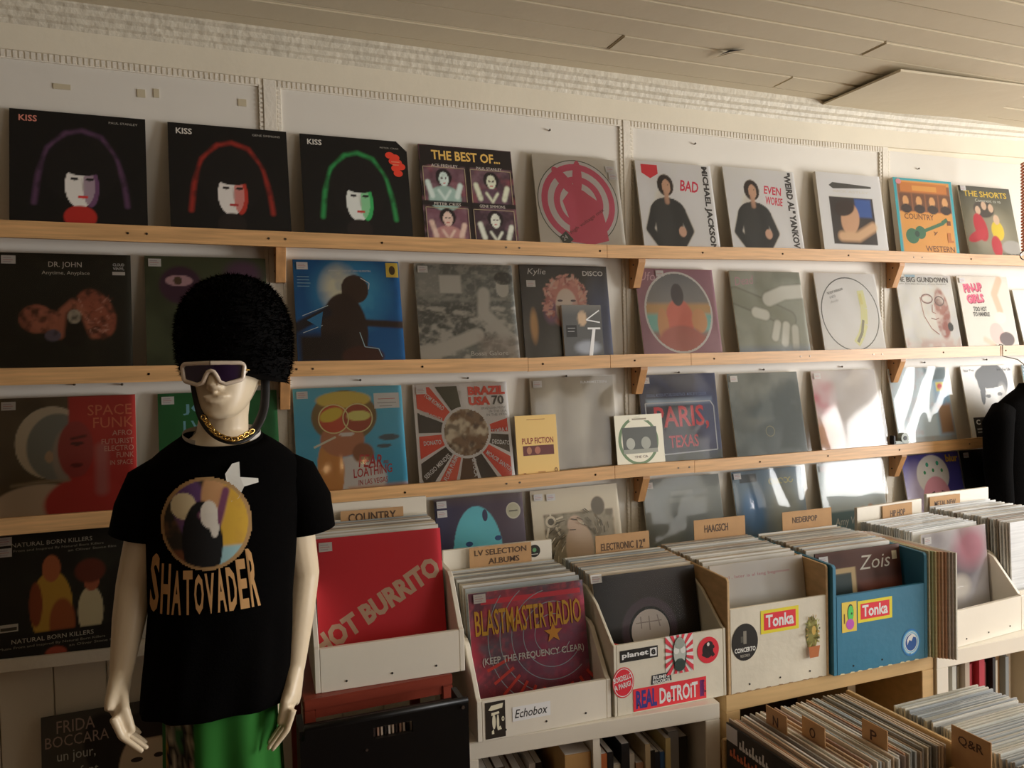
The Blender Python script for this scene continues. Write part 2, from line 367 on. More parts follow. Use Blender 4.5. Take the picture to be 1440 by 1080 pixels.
LBL = {1: 'topmost pine ledge on the wall, carrying the black portrait sleeves', 2: 'second pine ledge from the top, carrying the blue guitarist sleeve',
       3: 'third pine ledge from the top, carrying the orange video box', 4: 'white painted ledge low on the wall below the pine ledges'}
for r in (1, 2, 3, 4):
    m = M['pine'] if r < 4 else M['trim']
    rt = empty('wall_ledge', (0, 0, lipz(r, 0)), LBL[r], 'shelf', group='ledges on the shelf wall')
    z0 = rt.location.z
    cuts = [-1.5] + [atY(px, 400, LY).x for px in JOINS[r]] + [4.3]
    for a, b in zip(cuts, cuts[1:]):
        xs = sorted([a+.0008, b-.0008] + [p.x for p in LIP[r] if a+.01 < p.x < b-.01]); dz = random.uniform(-.0012, .0012); hh = .043 if r < 4 else .03
        bm = bmesh.new(); loftbm(bm, [[(x, LY, lipz(r, x)-z0-hh+dz), (x, LY, lipz(r, x)-z0+dz), (x, LY+.013, lipz(r, x)-z0+dz), (x, LY+.013, lipz(r, x)-z0-hh+dz)] for x in xs])
        bmesh.ops.recalc_face_normals(bm, faces=bm.faces[:])
        frombm('front_board', bm, m, rt)
    xs = [p.x for p in LIP[r]]
    bm = bmesh.new(); loftbm(bm, [[(x, LY+.0132, lipz(r, x)-z0-.03), (x, LY+.0132, lipz(r, x)-z0-.012), (x, -.014, lipz(r, x)-z0-.012), (x, -.014, lipz(r, x)-z0-.03)] for x in xs])
    bmesh.ops.recalc_face_normals(bm, faces=bm.faces[:]); frombm('shelf_board', bm, m, rt)
    if r < 4:
        for i, (a, b) in enumerate(PIL):
            X = (a+b)/2; zt = lipz(r, X)-z0-.0302
            br = prism('bracket', [(-.0135, zt), (LY+.0135, zt), (LY+.0135, zt-.024), (-.04, zt-.108), (-.0135, zt-.108)], X-.004, X+.024, 'x', M['pine2'], rt, .001)
            for zz, yy in ((-.03, -.045), (-.075, -.03)):
                bm = bmesh.new(); tubebm(bm, [(X-.0055, yy, zt+zz), (X-.003, yy, zt+zz)], .003, 8); frombm('bracket_screw', bm, M['hole'], br)
    X = -1.2
    while X < 4:
        for d in (0, .045 if random.random() < .3 else 0):
            bm = bmesh.new(); zz = lipz(r, X+d)-z0-.022
            tubebm(bm, [(X+d, LY+.001, zz), (X+d, LY-.0012, zz)], .0032, 8); frombm('screw', bm, M['screw'], rt)
            if d == 0: pass
        X += .36+random.uniform(-.05, .05)
tag(box('wall_ledge', -1.5, .1, LY, -.018, .44, .46, M['pine']), 'low pine ledge near the floor behind the mannequin', 'shelf', 'ledges on the shelf wall')
# ================================================================ sleeves on the ledges
def rowy(r, px):
    P = ROWS[r]
    for (a, b), (c, d) in zip(P, P[1:]):
        if a <= px <= c: return b+(d-b)*(px-a)/(c-a)
    if px < P[0][0]: (a, b), (c, d) = P[0], P[1]
    else: (a, b), (c, d) = P[-2], P[-1]
    return b+(d-b)*(px-a)/(c-a)
def film_sheet(parent, w, h, y, seed, m, amp=.0016, grow=.004, right=.006):
    rs = random.Random(seed); n = 26; v = []
    ph = [(rs.uniform(2, 9), rs.uniform(1, 6), rs.uniform(0, 6), rs.uniform(.3, 1)) for _ in range(4)]
    for j in range(n+1):
        for i in range(n+1):
            a, b = i/n, j/n; q = sum(k[3]*math.sin(k[0]*a+k[1]*b*(1 if q_ % 2 else -1)+k[2]) for q_, k in enumerate(ph))/2
            v.append((-w/2-grow*.4+a*(w+grow*.4+right), y-abs(amp*q)-.0004, -.0005+b*(h+grow)))
    f = [(j*(n+1)+i, j*(n+1)+i+1, (j+1)*(n+1)+i+1, (j+1)*(n+1)+i) for j in range(n) for i in range(n)]
    return mk('plastic_sleeve', v, f, m, parent, True)
def price(parent, w, h, y, at, size=(.032, .022), name='price_label'):
    pr = Print(size[0], size[1], Art('#e6e3ea', 4))
    for k in range(3): pr.r(.12, .2+.24*k, .7+.1*(k % 2), .28+.24*k, '#a79aa8' if k != 1 else '#b98a90')
    return pr.build(name, parent, M['prm'], (-w/2+at[0]*w, y-.0015, at[1]*h-size[1]))
CARDW = mat('sleeve_card', '#d8d0c0', .6); CARDK = mat('black_sleeve_card', '#171514', .5); CARDB = mat('brown_sleeve_card', '#9a7b55', .7)
SEED = [0]
def sleeve(label, row, xl, xr, P, film=None, tags=((.03, .97),), w=None, h=.314, t=.004, base=None, name='record_sleeve', cat='record', card=CARDW, z=None, yb=-.0772, top=-.0165, cut=0):
    """P(w,h) -> Print drawn on the front"""
    SEED[0] += 1
    if z is None:
        a = atY(xl, rowy(row, xl), -.075); b = atY(xr, rowy(row, xr), -.075); X = (a.x+b.x)/2; w = w or min(.325, max(.298, b.x-a.x))
        z = max(lipz(row, X-w/2), lipz(row, X+w/2))-.0115
    else:
        X = (xl+xr)/2; w = w or (xr-xl)
    by = yb+t; th = math.asin(max(-.3, min(.35, (top-by)/h)))
    if cut:
        o = prism(name, [(-w/2, 0), (w/2, 0), (w/2, h*.9), (w/2-h*.1, h), (-w/2, h)], -t, 0, 'y', card)
    else: o = box(name, -w/2, w/2, -t, 0, 0, h, card)
    o.location = (X, by, z); o.rotation_euler = (-th, 0, 0); tag(o, label, cat)
    pr = P(w, h)
    if cut:
        keep = [i for i, f in enumerate(pr.f) if sum(pr.v[q][0] for q in f)/len(f)/w + sum(pr.v[q][2] for q in f)/len(f)/h < 1.9]
        pf = []; cc = np.concatenate(pr.fc); st = np.cumsum([0]+[len(f) for f in pr.f])
        pr.fc = [np.concatenate([cc[st[i]:st[i+1]] for i in keep])]; pr.f = [pr.f[i] for i in keep]
    pr.build('cover_print', o, M['pr'], (-w/2, -t-.0004, 0))
    for k in tags: price(o, w, h, -t-.004, k)
    if film: film_sheet(o, w, h, -t-.0058, SEED[0], M['film2'] if film > 1 else M['film'], .0016*film, right=.004+.003*film)
    return o
A = Art
def halo(col, face, lips, neck=None):
    def f(w, h):
        a = A('#070606', 96).l([(.17, .2), (.2, .45), (.27, .68), (.4, .82), (.52, .85), (.66, .8), (.77, .62), (.83, .4), (.85, .2)], .008, col, .05, al=.8).ns(14, '#070606', .5, 3, .55)
        a.e(.51, .5, .27, .3, '#0b0909', .2).e(.5, .36, .11, .19, face, .08).e(.58, .35, .06, .17, col, .2, al=.8).e(.52, .53, .15, .08, '#0b0909', .2).e(.46, .42, .03, .014, '#161212', .3).e(.57, .42, .03, .014, '#161212', .3).l([(.515, .42), (.525, .33)], .006, '#8a8078', .02, .7)
        a.e(.52, .265, .036, .015, lips, .2).e(.5, .09, .12, .1, neck or '#16100f', .3)
        p = Print(w, h, a)
        p.t('KISS', .065, .9, .13, .055, '#b9b2a6' if lips != '#b02020' else '#b8685a', bold=.02)
        return p
    return f
sleeve('black sleeve with a dim purple halo and a red neck, end of the top ledge', 1, 13, 208, lambda w, h: halo('#5a3a58', '#cfc8bd', '#b02020', '#8e1d18')(w, h).t('PAUL STANLEY', .72, .93, .22, .02, '#8a857c'), card=CARDK, tags=())
sleeve('black sleeve with a red halo line on the top ledge', 1, 240, 410, lambda w, h: halo('#a02a20', '#c7bfb6', '#8b2020')(w, h).t('GENE SIMMONS', .7, .93, .24, .02, '#8a857c'), card=CARDK, tags=(), cut=0)
def k3(w, h):
    p = halo('#2f9c50', '#c9cfc4', '#a02a28')(w, h).t('PETER CRISS', .74, .915, .18, .016, '#7d786f')
    for x, y in ((.83, .85), (.88, .83), (.9, .78), (.86, .79), (.93, .74), (.88, .72), (.9, .67)): p.e(x, y, .045, .035, '#d8301f', 14)
    return p.r(.84, .78, .92, .79, '#f06a50').r(.85, .75, .91, .76, '#f06a50')
sleeve('black sleeve with a green halo, a clipped corner and red stickers', 1, 429, 581, k3, card=CARDK, tags=(), cut=1)
def best(w, h):
    a = A('#191210')
    for x, y, c1, c2, s in ((.03, .42, '#4a3038', '#b7cfc0', 1), (.53, .42, '#3a2a30', '#c8cdb4', 2), (.03, -.02, '#5b3a44', '#c49a86', 3), (.53, -.02, '#33232a', '#b8bfae', 4)):
        a.r(x, y, x+.44, y+.36, c1); a.ns(9, '#6b5058' if s != 2 else '#7d3b42', .5, s, .55)
    a.r(0, .79, 1, 1, '#171110').r(0, .37, 1, .42, '#171110').r(.475, 0, .525, .8, '#171110')
    for x, y, c, d in ((.24, .77, '#b9d2c6', '#7f9c92'), (.75, .77, '#c3c8a8', '#4a3440'), (.25, .36, '#c9a493', '#9a6a66'), (.76, .36, '#c8cdb8', '#2b2226')):
        a.e(x, y-.32, .17, .13, d, .3).l([(x-.13, y-.3), (x-.17, y-.16)], .025, c, .02).l([(x+.13, y-.3), (x+.17, y-.18)], .025, c, .02).e(x, y-.1, .085, .09, '#1a1214', .2).e(x, y-.12, .05, .075, c, .2).e(x-.02, y-.11, .012, .008, '#3a2a2a', .3).e(x+.02, y-.11, .012, .008, '#3a2a2a', .3).e(x, y-.16, .015, .006, '#a04a44', .3).l([(x-.06, y-.24), (x, y-.33), (x+.06, y-.24)], .012, c, .02)
    a.r(0, .375, 1, .42, '#171110').ns(26, '#171110', .25, 8, .6)
    p = Print(w, h, a).t('THE BEST OF...', .13, .85, .74, .1, '#e59a4a', bold=.025)
    for x, y, s in ((.12, .775, 'ACE FREHLEY'), (.6, .775, 'PAUL STANLEY'), (.12, .375, 'PETER CRISS'), (.6, .375, 'GENE SIMMONS')): p.t(s, x, y, .28, .03, '#b8ada0')
    for x, y in ((.03, .42), (.53, .42), (.03, -.0), (.53, -.0)): p.l([(x, y), (x, y+.35), (x+.44, y+.35), (x+.44, y)], .0035, '#8a7a60')
    return p
sleeve('dark compilation sleeve with four murky framed pictures under orange title letters', 1, 598, 730, best, card=CARDK, tags=())
def target(w, h):
    p = Print(w, h, A('#cfcabd', 20).ns(5, '#b9b4a6', .6, 3))
    cx, cy = .49, .49
    p.e(cx, cy, .475, .475, '#4a5348', 48).e(cx, cy, .465, .465, '#e9e4dc', 48)
    for r_, c in ((.43, '#d8506a'), (.36, '#e9e4dc'), (.29, '#d8506a'), (.22, '#e9e4dc'), (.15, '#d8506a')): p.e(cx, cy, r_, r_, c, 44)
    p.p([(.34, .06), (.36, .3), (.3, .5), (.4, .62), (.56, .62), (.74, .5), (.78, .3), (.8, .08), (.6, .03)], '#dc5068')
    p.e(.34, .72, .065, .19, '#dc5068', rot=40).e(.5, .76, .055, .2, '#dc5068', rot=-4)
    p.p([(.22, .1), (.3, .17), (.38, .08), (.28, .0)], '#3c4440').t('high voltage mix', .37, .13, .5, .05, '#6a3038', rot=33)
    return p.t('24', .27, .06, .06, .05, '#dddddd', rot=30)
sleeve('clear sleeve holding a picture disc with red and white rings', 1, 760, 880, target, film=1.2, tags=((.85, .92), (.88, .84)))
def portrait(txt, side, red, seed):
    def f(w, h):
        a = A('#e8e2d4').ns(3, '#ded6c4', .5, seed).fig(.36, .86, .85, '#2a221e', '#b98a70', '#2b2b2a', 1.05)
        a.e(.3, .33, .12, .3, '#3a3a38', .6, al=.5).e(.52, .2, .05, .06, '#c09078', .4)
        p = Print(w, h, a)
        for k, s in enumerate(txt): p.t(s, .55 if len(txt) == 1 else .53+.0*k, .7-.13*k if len(txt) > 1 else .68, .24, .13 if len(txt) == 1 else .1, '#c02a40', rot=-4, bold=.02, shear=.1)
        p.t(side, .85, .985, 1.0, .1, '#343230', rot=-90, bold=.045)
        return p
    return f
sleeve('white sleeve with a dark-jacketed figure, red shield sticker and tall side lettering', 1, 906, 1013, lambda w, h: portrait(['BAD'], 'MICHAEL JACKSON', 1, 1)(w, h).p([(.07, .96), (.28, .96), (.28, .86), (.175, .8), (.07, .86)], '#cc3038'), film=.6, tags=(), t=.006)
sleeve('white sleeve with a dark-jacketed figure and two-line red brushed title', 1, 1029, 1133, portrait(['EVEN', 'WORSE'], '"WEIRD AL" YANKOVIC', 1, 2), film=1.0, tags=())
def astley(w, h):
    a = A('#e9e5d8').r(.16, .1, .84, .7, '#2c2622').r(.55, .45, .8, .68, '#2f4a86', .03).e(.45, .42, .14, .2, '#b98868', .3, -15).e(.38, .56, .16, .1, '#2a1d16', .4, 15).l([(.3, .2), (.55, .2), (.8, .33)], .06, '#c69872', .05)
    p = Print(w, h, a).p([(.18, .84), (.24, .88), (.5, .87), (.84, .855), (.84, .83), (.5, .815), (.24, .8)], '#3c3a36')
    return p.t('RICK ASTLEY', .24, .755, .55, .03, '#c9c3b2')
sleeve('white boxed sleeve with a square picture and a grey brush stroke', 1, 1158, 1251, astley, film=.8, tags=(), t=.016)
def country(w, h):
    a = A('#2f8f9c').r(.05, .03, .95, .97, '#e8843e').r(.05, .56, .95, .92, '#7b4a2c').r(.1, .82, .9, .95, '#b5672f')
    for k in range(4): x = .07+.225*k; a.r(x, .57, x+.2, .8, '#5b3a26').e(x+.1, .7, .05, .07, '#d08c58', .3).e(x+.1, .6, .09, .06, '#2d211b', .3)
    p = Print(w, h, a).r(.3, .84, .72, .91, '#e8843e').t('COUNTRY', .12, .46, .5, .075, '#5a3320', bold=.01).t('WESTERN', .42, .045, .5, .075, '#5a3320', bold=.01)
    p.e(.22, .24, .11, .1, '#2f5a40').e(.36, .29, .09, .085, '#2f5a40').l([(.36, .29), (.78, .43)], .022, '#2f5a40').p([(.76, .4), (.86, .46), (.83, .5), (.74, .45)], '#2f5a40').e(.3, .27, .04, .04, '#20392b')
    return p.t('y', .58, .26, .08, .05, '#5a3320').r(.84, .4, .9, .46, '#5a3320').p([(.82, .17), (.92, .17), (.92, .2), (.88, .2), (.88, .3), (.82, .3)], '#a8602e').e(.08, .95, .045, .035, '#ee7a80')
sleeve('orange boxed sleeve with a green guitar and teal border', 1, 1264.5, 1351.6, country, tags=(), t=.022, film=.5)
def shorts(w, h):
    a = A('#5d5a48').vg('#3e3e38', .6, 1).e(.5, .35, .4, .3, '#8a8470', .8, al=.7).e(.42, .68, .2, .12, '#3b352f', .4).e(.3, .66, .05, .06, '#c9a184', .4).e(.43, .73, .05, .06, '#c9a184', .4).e(.56, .7, .05, .06, '#c9a184', .4)
    a.e(.3, .42, .12, .2, '#a3202c', .3, 15).e(.22, .3, .2, .07, '#a82430', .3, 20).e(.62, .38, .12, .14, '#d9ae2c', .3).e(.63, .54, .06, .07, '#c9a184', .4).e(.55, .16, .1, .15, '#a82430', .3).e(.85, .15, .2, .1, '#8d8a84', .5)
    return Print(w, h, a).t('THE SHORTS', .08, .85, .84, .085, '#e5a437', bold=.02).t('Comment ca va', .28, .78, .5, .045, '#b8b8a8').t('Je suis, tu es', .64, .04, .3, .03, '#333')
sleeve('olive pop sleeve with figures in red and yellow under orange title letters', 1, 1363.5, 1437, shorts, film=.8, tags=((.02, .99),), w=.312)
# ---- second ledge
def drj(w, h):
    a = A('#1d1c16').ns(5, '#26251c', .7, 2).e(.28, .44, .13, .12, '#9c5a48', .25, -8).e(.36, .42, .12, .1, '#a86450', .3).e(.72, .48, .15, .22, '#93503e', .3, 20).ns(16, '#1d1c16', .35, 5, .55).e(.55, .38, .11, .18, '#191712', .2)
    a.l([(.45, .3), (.47, .5), (.55, .58), (.63, .5), (.7, .3)], .03, '#a3604c', .03).e(.56, .46, .05, .06, '#a8a393', .5).e(.4, .3, .06, .05, '#5a5466', .5)
    a.ns(18, '#1d1c16', .75, 21, .56).ns(26, '#b9705a', .0, 2)
    rk = random.Random(3)
    for k in range(40): x, y = rk.uniform(.6, .85), rk.uniform(.32, .62); a.l([(x, y), (x+rk.uniform(-.05, .05), y+rk.uniform(-.03, .03))], .004, '#c99080' if k % 2 else '#5a3026', .01, .8)
    return Print(w, h, a).t('DR. JOHN', .37, .87, .25, .06, '#cfcabc').t('Anytime, Anyplace', .32, .81, .36, .04, '#bdb8aa').t('CLOUD', .86, .9, .09, .025, '#c8ccd6', bold=.02).t('VINYL', .86, .865, .09, .025, '#c8ccd6', bold=.02).r(.855, .82, .955, .85, '#c9c5c0')
sleeve('dark olive sleeve with an orange arch of collage shapes and white serif title', 2, -4, 187, drj, film=1.0, card=CARDK)
sleeve('murky green sleeve with a single pink-rimmed eye, behind the fur hat', 2, 207, 380, lambda w, h: Print(w, h, A('#3d4430').ns(3, '#2e3424', .8, 4).e(.28, .74, .17, .17, '#382033', .5).e(.27, .78, .11, .05, '#b48a98', .3).e(.26, .78, .035, .04, '#4a3a2a', .3).e(.8, .85, .15, .12, '#4a3348', .6)), film=.5, card=CARDK)
def cash(w, h):
    a = A('#0f4d86').vg('#0a3560', .0, 1, .5).e(.52, .68, .3, .3, '#3a8fc0', .9, al=.8).e(.42, .72, .16, .2, '#e6d9a0', .8, al=.7).ns(12, '#0d5a98', .3, 3)
    a.e(.56, .72, .13, .14, '#33241c', .12).e(.44, .3, .22, .38, '#2b1e18', .12).r(0, 0, .45, .3, '#1e1511', .1).e(.6, .07, .2, .1, '#3a2018', .4).l([(.5, .4), (1, .37)], .035, '#2a1d17', .02).l([(0, .35), (.28, .5)], .05, '#1d1a20', .03)
    p = Print(w, h, a).l([(.62, .83), (.7, .78), (.69, .72)], .004, '#d8e4e2').l([(.06, .46), (.3, .56)], .003, '#b8d0dc').l([(.06, .3), (.24, .37)], .003, '#b8d0dc').l([(.58, .3), (.62, .16), (.75, .14), (.78, .06)], .004, '#9ac0d6').p([(.1, .42), (.25, .5), (.22, .34)], '#2a6a9c')
    return p.t('JOHNNY CASH AT SAN QUENTIN', .32, .885, .4, .022, '#d8dadc', bold=.01).r(.87, .84, .99, .985, '#d5a93e').e(.93, .91, .03, .045, '#3a2c14').r(.03, .74, .14, .745, '#8ac0d8').r(.03, .77, .15, .775, '#8ac0d8').r(.03, .8, .14, .805, '#8ac0d8').r(.03, .83, .14, .835, '#8ac0d8')
sleeve('blue sleeve with a dark guitarist in profile and a gold corner badge', 2, 419, 570, cash, film=.6, card=CARDK)
def bossa(w, h):
    a = A('#6a6f6d')
    for i in range(5):
        for j in range(3): a.e(.1+.24*i, .64+.16*j, .1, .065, '#555a58', .2)
    a.r(.02, .66, .24, .95, '#a7a9a4', .05).r(.24, .7, .46, .88, '#c3c4bd', .02).r(.0, .18, .75, .6, '#4c504f', .08).ns(22, '#c4c4bc', .75, 8, .52, .6).r(.0, .6, 1, 1, '#5f6462', .01, .6).r(.24, .7, .45, .88, '#bfc0b9', .02)
    a.l([(.68, .7), (.66, .5), (.85, .3)], .06, '#b5b5ae', .03).l([(.0, .06), (.3, .16), (.58, .27)], .07, '#b9b8b0', .03).e(.88, .76, .07, .1, '#b4b4ac', .2).e(.9, .86, .1, .07, '#3b3d3c', .3).r(.6, .02, 1, .25, '#8e827a', .1, .6)
    a.ns(40, '#b9b9b2', .25, 11, .6)
    return Print(w, h, a).t('Bossa Galore', .5, .06, .38, .045, '#d9d6cc')
sleeve('grey photograph sleeve with oval wallpaper and a patterned bedspread', 2, 590, 733, bossa, film=1.2)
def kylie(w, h):
    a = A('#2d2c2b').ns(3, '#3b3835', .6, 3).e(.5, .6, .22, .27, '#b9756c', .3).e(.32, .5, .08, .12, '#6a4660', .6).e(.9, .3, .2, .5, '#3b4460', .7).e(.12, .35, .04, .16, '#d9a064', .7, al=.7)
    rk = random.Random(4)
    for s in range(90):
        an = rk.uniform(-.6, 3.75); q = rk.uniform(.75, 1.1); a.e(.5+.23*q*math.cos(an), .6+.27*q*math.sin(an), .04, .014, ['#e0a498', '#c8867c', '#9a5a56', '#d89080'][s % 4], .5, rk.uniform(0, 180), .9)
    a.e(.5, .55, .125, .2, '#e0bbac', .2).e(.6, .5, .04, .14, '#c89a90', .5)
    return Print(w, h, a).e(.43, .62, .03, .012, '#4a3c40').e(.58, .62, .03, .012, '#4a3c40').e(.51, .49, .035, .018, '#c04a50').t('Kylie', .08, .88, .2, .08, '#e8e6e0', shear=.25).t('DISCO', .71, .89, .24, .055, '#e8e6e0', bold=.02)
sleeve('charcoal sleeve with pink curly hair and white DISCO lettering', 2, 742, 866, kylie, film=1.6, tags=((.06, .83),), card=CARDK, yb=-.06)
def ufo(w, h):
    p = Print(w, h, A('#8a6272').ns(3, '#7d5768', .6, 3)); p.e(.5, .5, .435, .47, '#e7e1da', 48)
    a = A('#8a6272', 110).r(0, 0, 1, 1, '#7a7a7c').vg('#5d6268', .6, 1).r(0, .45, 1, .6, '#b98f62', .05).r(0, .28, 1, .48, '#6fb0a8', .05).r(0, 0, 1, .25, '#94645a', .1).e(.5, .4, .18, .25, '#d6685c', .3).e(.28, .35, .07, .2, '#c98a62', .4).e(.75, .4, .1, .14, '#c98a62', .4).e(.5, .7, .08, .13, '#3d3a40', .3).e(.5, .15, .3, .2, '#a8605a', .5)
    n = a.n; q = Print(w, h, a); 
    keep = [i for i, f in enumerate(q.f) if all(((q.v[k][0]/w-.5)/.415)**2+((q.v[k][2]/h-.5)/.45)**2 < 1 for k in f)]
    b = len(p.v); p.k += 1; p.v += [(x, -.00013*p.k, z) for x, y, z in q.v]; cc = q.fc[0].reshape(-1, 4, 3); p.f += [tuple(i+b for i in q.f[k]) for k in keep]; p.fc.append(cc[keep].reshape(-1, 3))
    return p.t('Ufo', .04, .86, .2, .1, '#c9a0b0', shear=.2)
sleeve('mauve sleeve with a round window picture of red figures', 2, 906, 1016, ufo, film=1.5, tags=((.25, .975),))
sleeve('grey-green photograph sleeve of two pale clasping shapes', 2, 1040, 1140, lambda w, h: Print(w, h, A('#7f8478').ns(4, '#6b7064', .7, 5).l([(.05, .7), (.45, .55), (.75, .42)], 0.112, '#4c5044', .02).l([(.05, .7), (.45, .55), (.75, .42)], 0.100, '#74786a', .03).l([(.98, .76), (.72, .74), (.5, .66)], 0.097, '#4c5044', .02).l([(.98, .76), (.72, .74), (.5, .66)], 0.085, '#c3c5ba', .03).l([(.3, .5), (.42, .47)], 0.077, '#4c5044', .02).l([(.3, .5), (.42, .47)], 0.065, '#c0c2b6', .03).l([(.52, .2), (.58, .36)], 0.062, '#4c5044', .02).l([(.52, .2), (.58, .36)], 0.050, '#bcbeb2', .03).l([(.65, .13), (.7, .34)], 0.064, '#4c5044', .02).l([(.65, .13), (.7, .34)], 0.052, '#c6c8bc', .03).l([(.8, .08), (.82, .3)], 0.062, '#4c5044', .02).l([(.8, .08), (.82, .3)], 0.050, '#bcbeb2', .03).r(0, 0, 1, .08, '#56667a', .1)).t('Dead', .06, .82, .25, .1, '#a87888', rot=6, shear=.2), film=1.2, tags=())
def disc(w, h):
    p = Print(w, h, A('#dcdcd8', 20)); p.e(.5, .48, .47, .47, '#3a3c3c', 48).e(.5, .48, .455, .455, '#e6e6e2', 48)
    p.l([(.53, .1), (.62, .2), (.7, .35), (.73, .55), (.71, .78)], .055, '#e3d98a').l([(.55, .12), (.64, .24), (.69, .4)], .02, '#6e6c58').l([(.71, .6), (.7, .74)], .02, '#c9c06a')
    return p.t('THE VELVET UNDERGROUND', .17, .72, .27, .03, '#444', rot=14, bold=.01).t('& NICO', .2, .67, .1, .03, '#555', rot=14).t('Andy', .2, .6, .14, .04, '#999', rot=14, shear=.2)
sleeve('white picture disc with a yellow streak in a clear sleeve', 2, 1160, 1246, disc, film=1.6, tags=())
sleeve('pale sleeve with a large brown-shaded face in glasses and bold black title', 2, 1275, 1353, lambda w, h: Print(w, h, A('#d9d4ca').e(.6, .55, .22, .36, '#cfc9be', .3).e(.74, .48, .14, .34, '#8e5850', .4).e(.5, .68, .11, .06, '#8a564e', .2).e(.5, .68, .08, .04, '#c2b8ae', .3).e(.72, .64, .09, .06, '#6f4640', .2).r(.0, .0, 1, .14, '#a8605a', .1, .5).ns(9, '#e6e2da', .5, 4).e(.85, .3, .05, .06, '#333', .3)).ring(.5, .68, .1, .008, '#5a3a38', n=24, ry=.06).ring(.72, .65, .08, .008, '#4a302e', n=24, ry=.06).l([(.38, .7), (.4, .45), (.5, .28), (.62, .2)], .006, '#8a5a54').l([(.52, .42), (.6, .4), (.66, .42)], .006, '#6a403c').l([(.58, .6), (.56, .5), (.62, .48)], .005, '#8a5a54').t('THE BIG GUNDOWN', -.03, .9, .97, .07, '#3a3836', bold=.02).t('John Zorn plays the music of Ennio Morricone', .05, .865, .85, .024, '#6a6660').r(.17, .97, .35, 1, '#7fa6c0'), film=2, tags=())
def pinup(w, h):
    a = A('#d5cabb').l([(.82, .95), (.68, .75), (.74, .52)], .06, '#c2a288', .03).e(.72, .42, .12, .08, '#d9d0c4', .2).e(.6, .2, .14, .15, '#dca8a0', .3).e(.78, .12, .15, .1, '#4a3c3a', .3).l([(.35, .12), (.5, .05)], .04, '#d0b098', .04)
    p = Print(w, h, a)
    for dx, dy, c in ((.012, -.012, '#7a2438'), (0, 0, '#e0506c')): p.t('PIN-UP', .1+dx, .77+dy, .36, .12, c, bold=.05, rot=4).t('GIRLS', .13+dx, .62+dy, .33, .12, c, bold=.05, rot=4)
    return p.t('TOO HOT', .22, .51, .26, .065, '#3c3a38', bold=.03).t('TO HANDLE', .2, .44, .32, .06, '#3c3a38', bold=.03)
sleeve('beige pin-up compilation sleeve with chunky pink letters', 2, 1361, 1434, pinup, film=.8, w=.308)
sleeve('small white sleeve with a pale blue patch beside the pin-up sleeve', 2, 1449, 1489, lambda w, h: Print(w, h, A('#dfe0e4').e(.6, .6, .4, .35, '#7ba4d0', .3)), film=.8, tags=(), w=.26, h=.26)
# ---- third ledge
def space(w, h):
    a = A('#4d4230').ns(4, '#3b3222', .8, 3).e(.38, .62, .26, .3, '#c8b89c', .06).e(.42, .58, .22, .28, '#6d716a', .15).e(.5, .5, .12, .24, '#8a7f72', .4).e(.3, .08, .35, .2, '#c2ab92', .2).r(.5, 0, 1.02, 1, '#a82a26', .006).e(.55, .55, .13, .24, '#8e3230', .25).r(.3, 0, .5, 1, '#4d4230', .006, 0).e(.62, .1, .3, .22, '#b02e2a', .3).l([(.74, .2), (.74, .55)], .045, '#a85a58', .05)
    a.e(.56, .6, .05, .018, '#4a1a1a', .3).e(.555, .42, .045, .02, '#5a1a1c', .3).l([(.52, .64), (.62, .66)], .01, '#3a1212', .02).e(.36, .5, .03, .05, '#a8886a', .5).l([(.1, .28), (.3, .3), (.5, .3)], .01, '#8a7a64', .02)
    p = Print(w, h, a)
    for s, x, y, ww, hh in (('SPACE', .64, .83, .33, .09), ('FUNK', .68, .72, .3, .09), ('AFRO', .82, .65, .15, .045), ('FUTURIST', .74, .58, .24, .045), ('ELECTRO', .76, .52, .22, .045), ('FUNK', .85, .46, .13, .045), ('IN SPACE', .8, .4, .17, .04)):
        p.t(s, x, y, ww, hh, '#d86a4c' if hh > .05 else '#cf9a86')
    return p
sleeve('sleeve split down the middle, brown astronaut helmet half and red half', 3, -4, 194, space, film=1.2)
def jo(w, h):
    p = Print(w, h, A('#1f5a30').ns(3, '#194c28', .6, 4)).t('JOHN', .2, .8, .5, .1, '#6aa6c4', bold=.02).t('I WANT', .2, .66, .5, .09, '#6aa6c4', bold=.02)
    for k in range(3): p.r(.18, .58-.05*k, .7-.08*k, .6-.05*k, '#b8c4b0')
    return p
sleeve('plain green sleeve with light blue letters, behind the mannequin shoulder', 3, 226, 396, jo, film=.6)
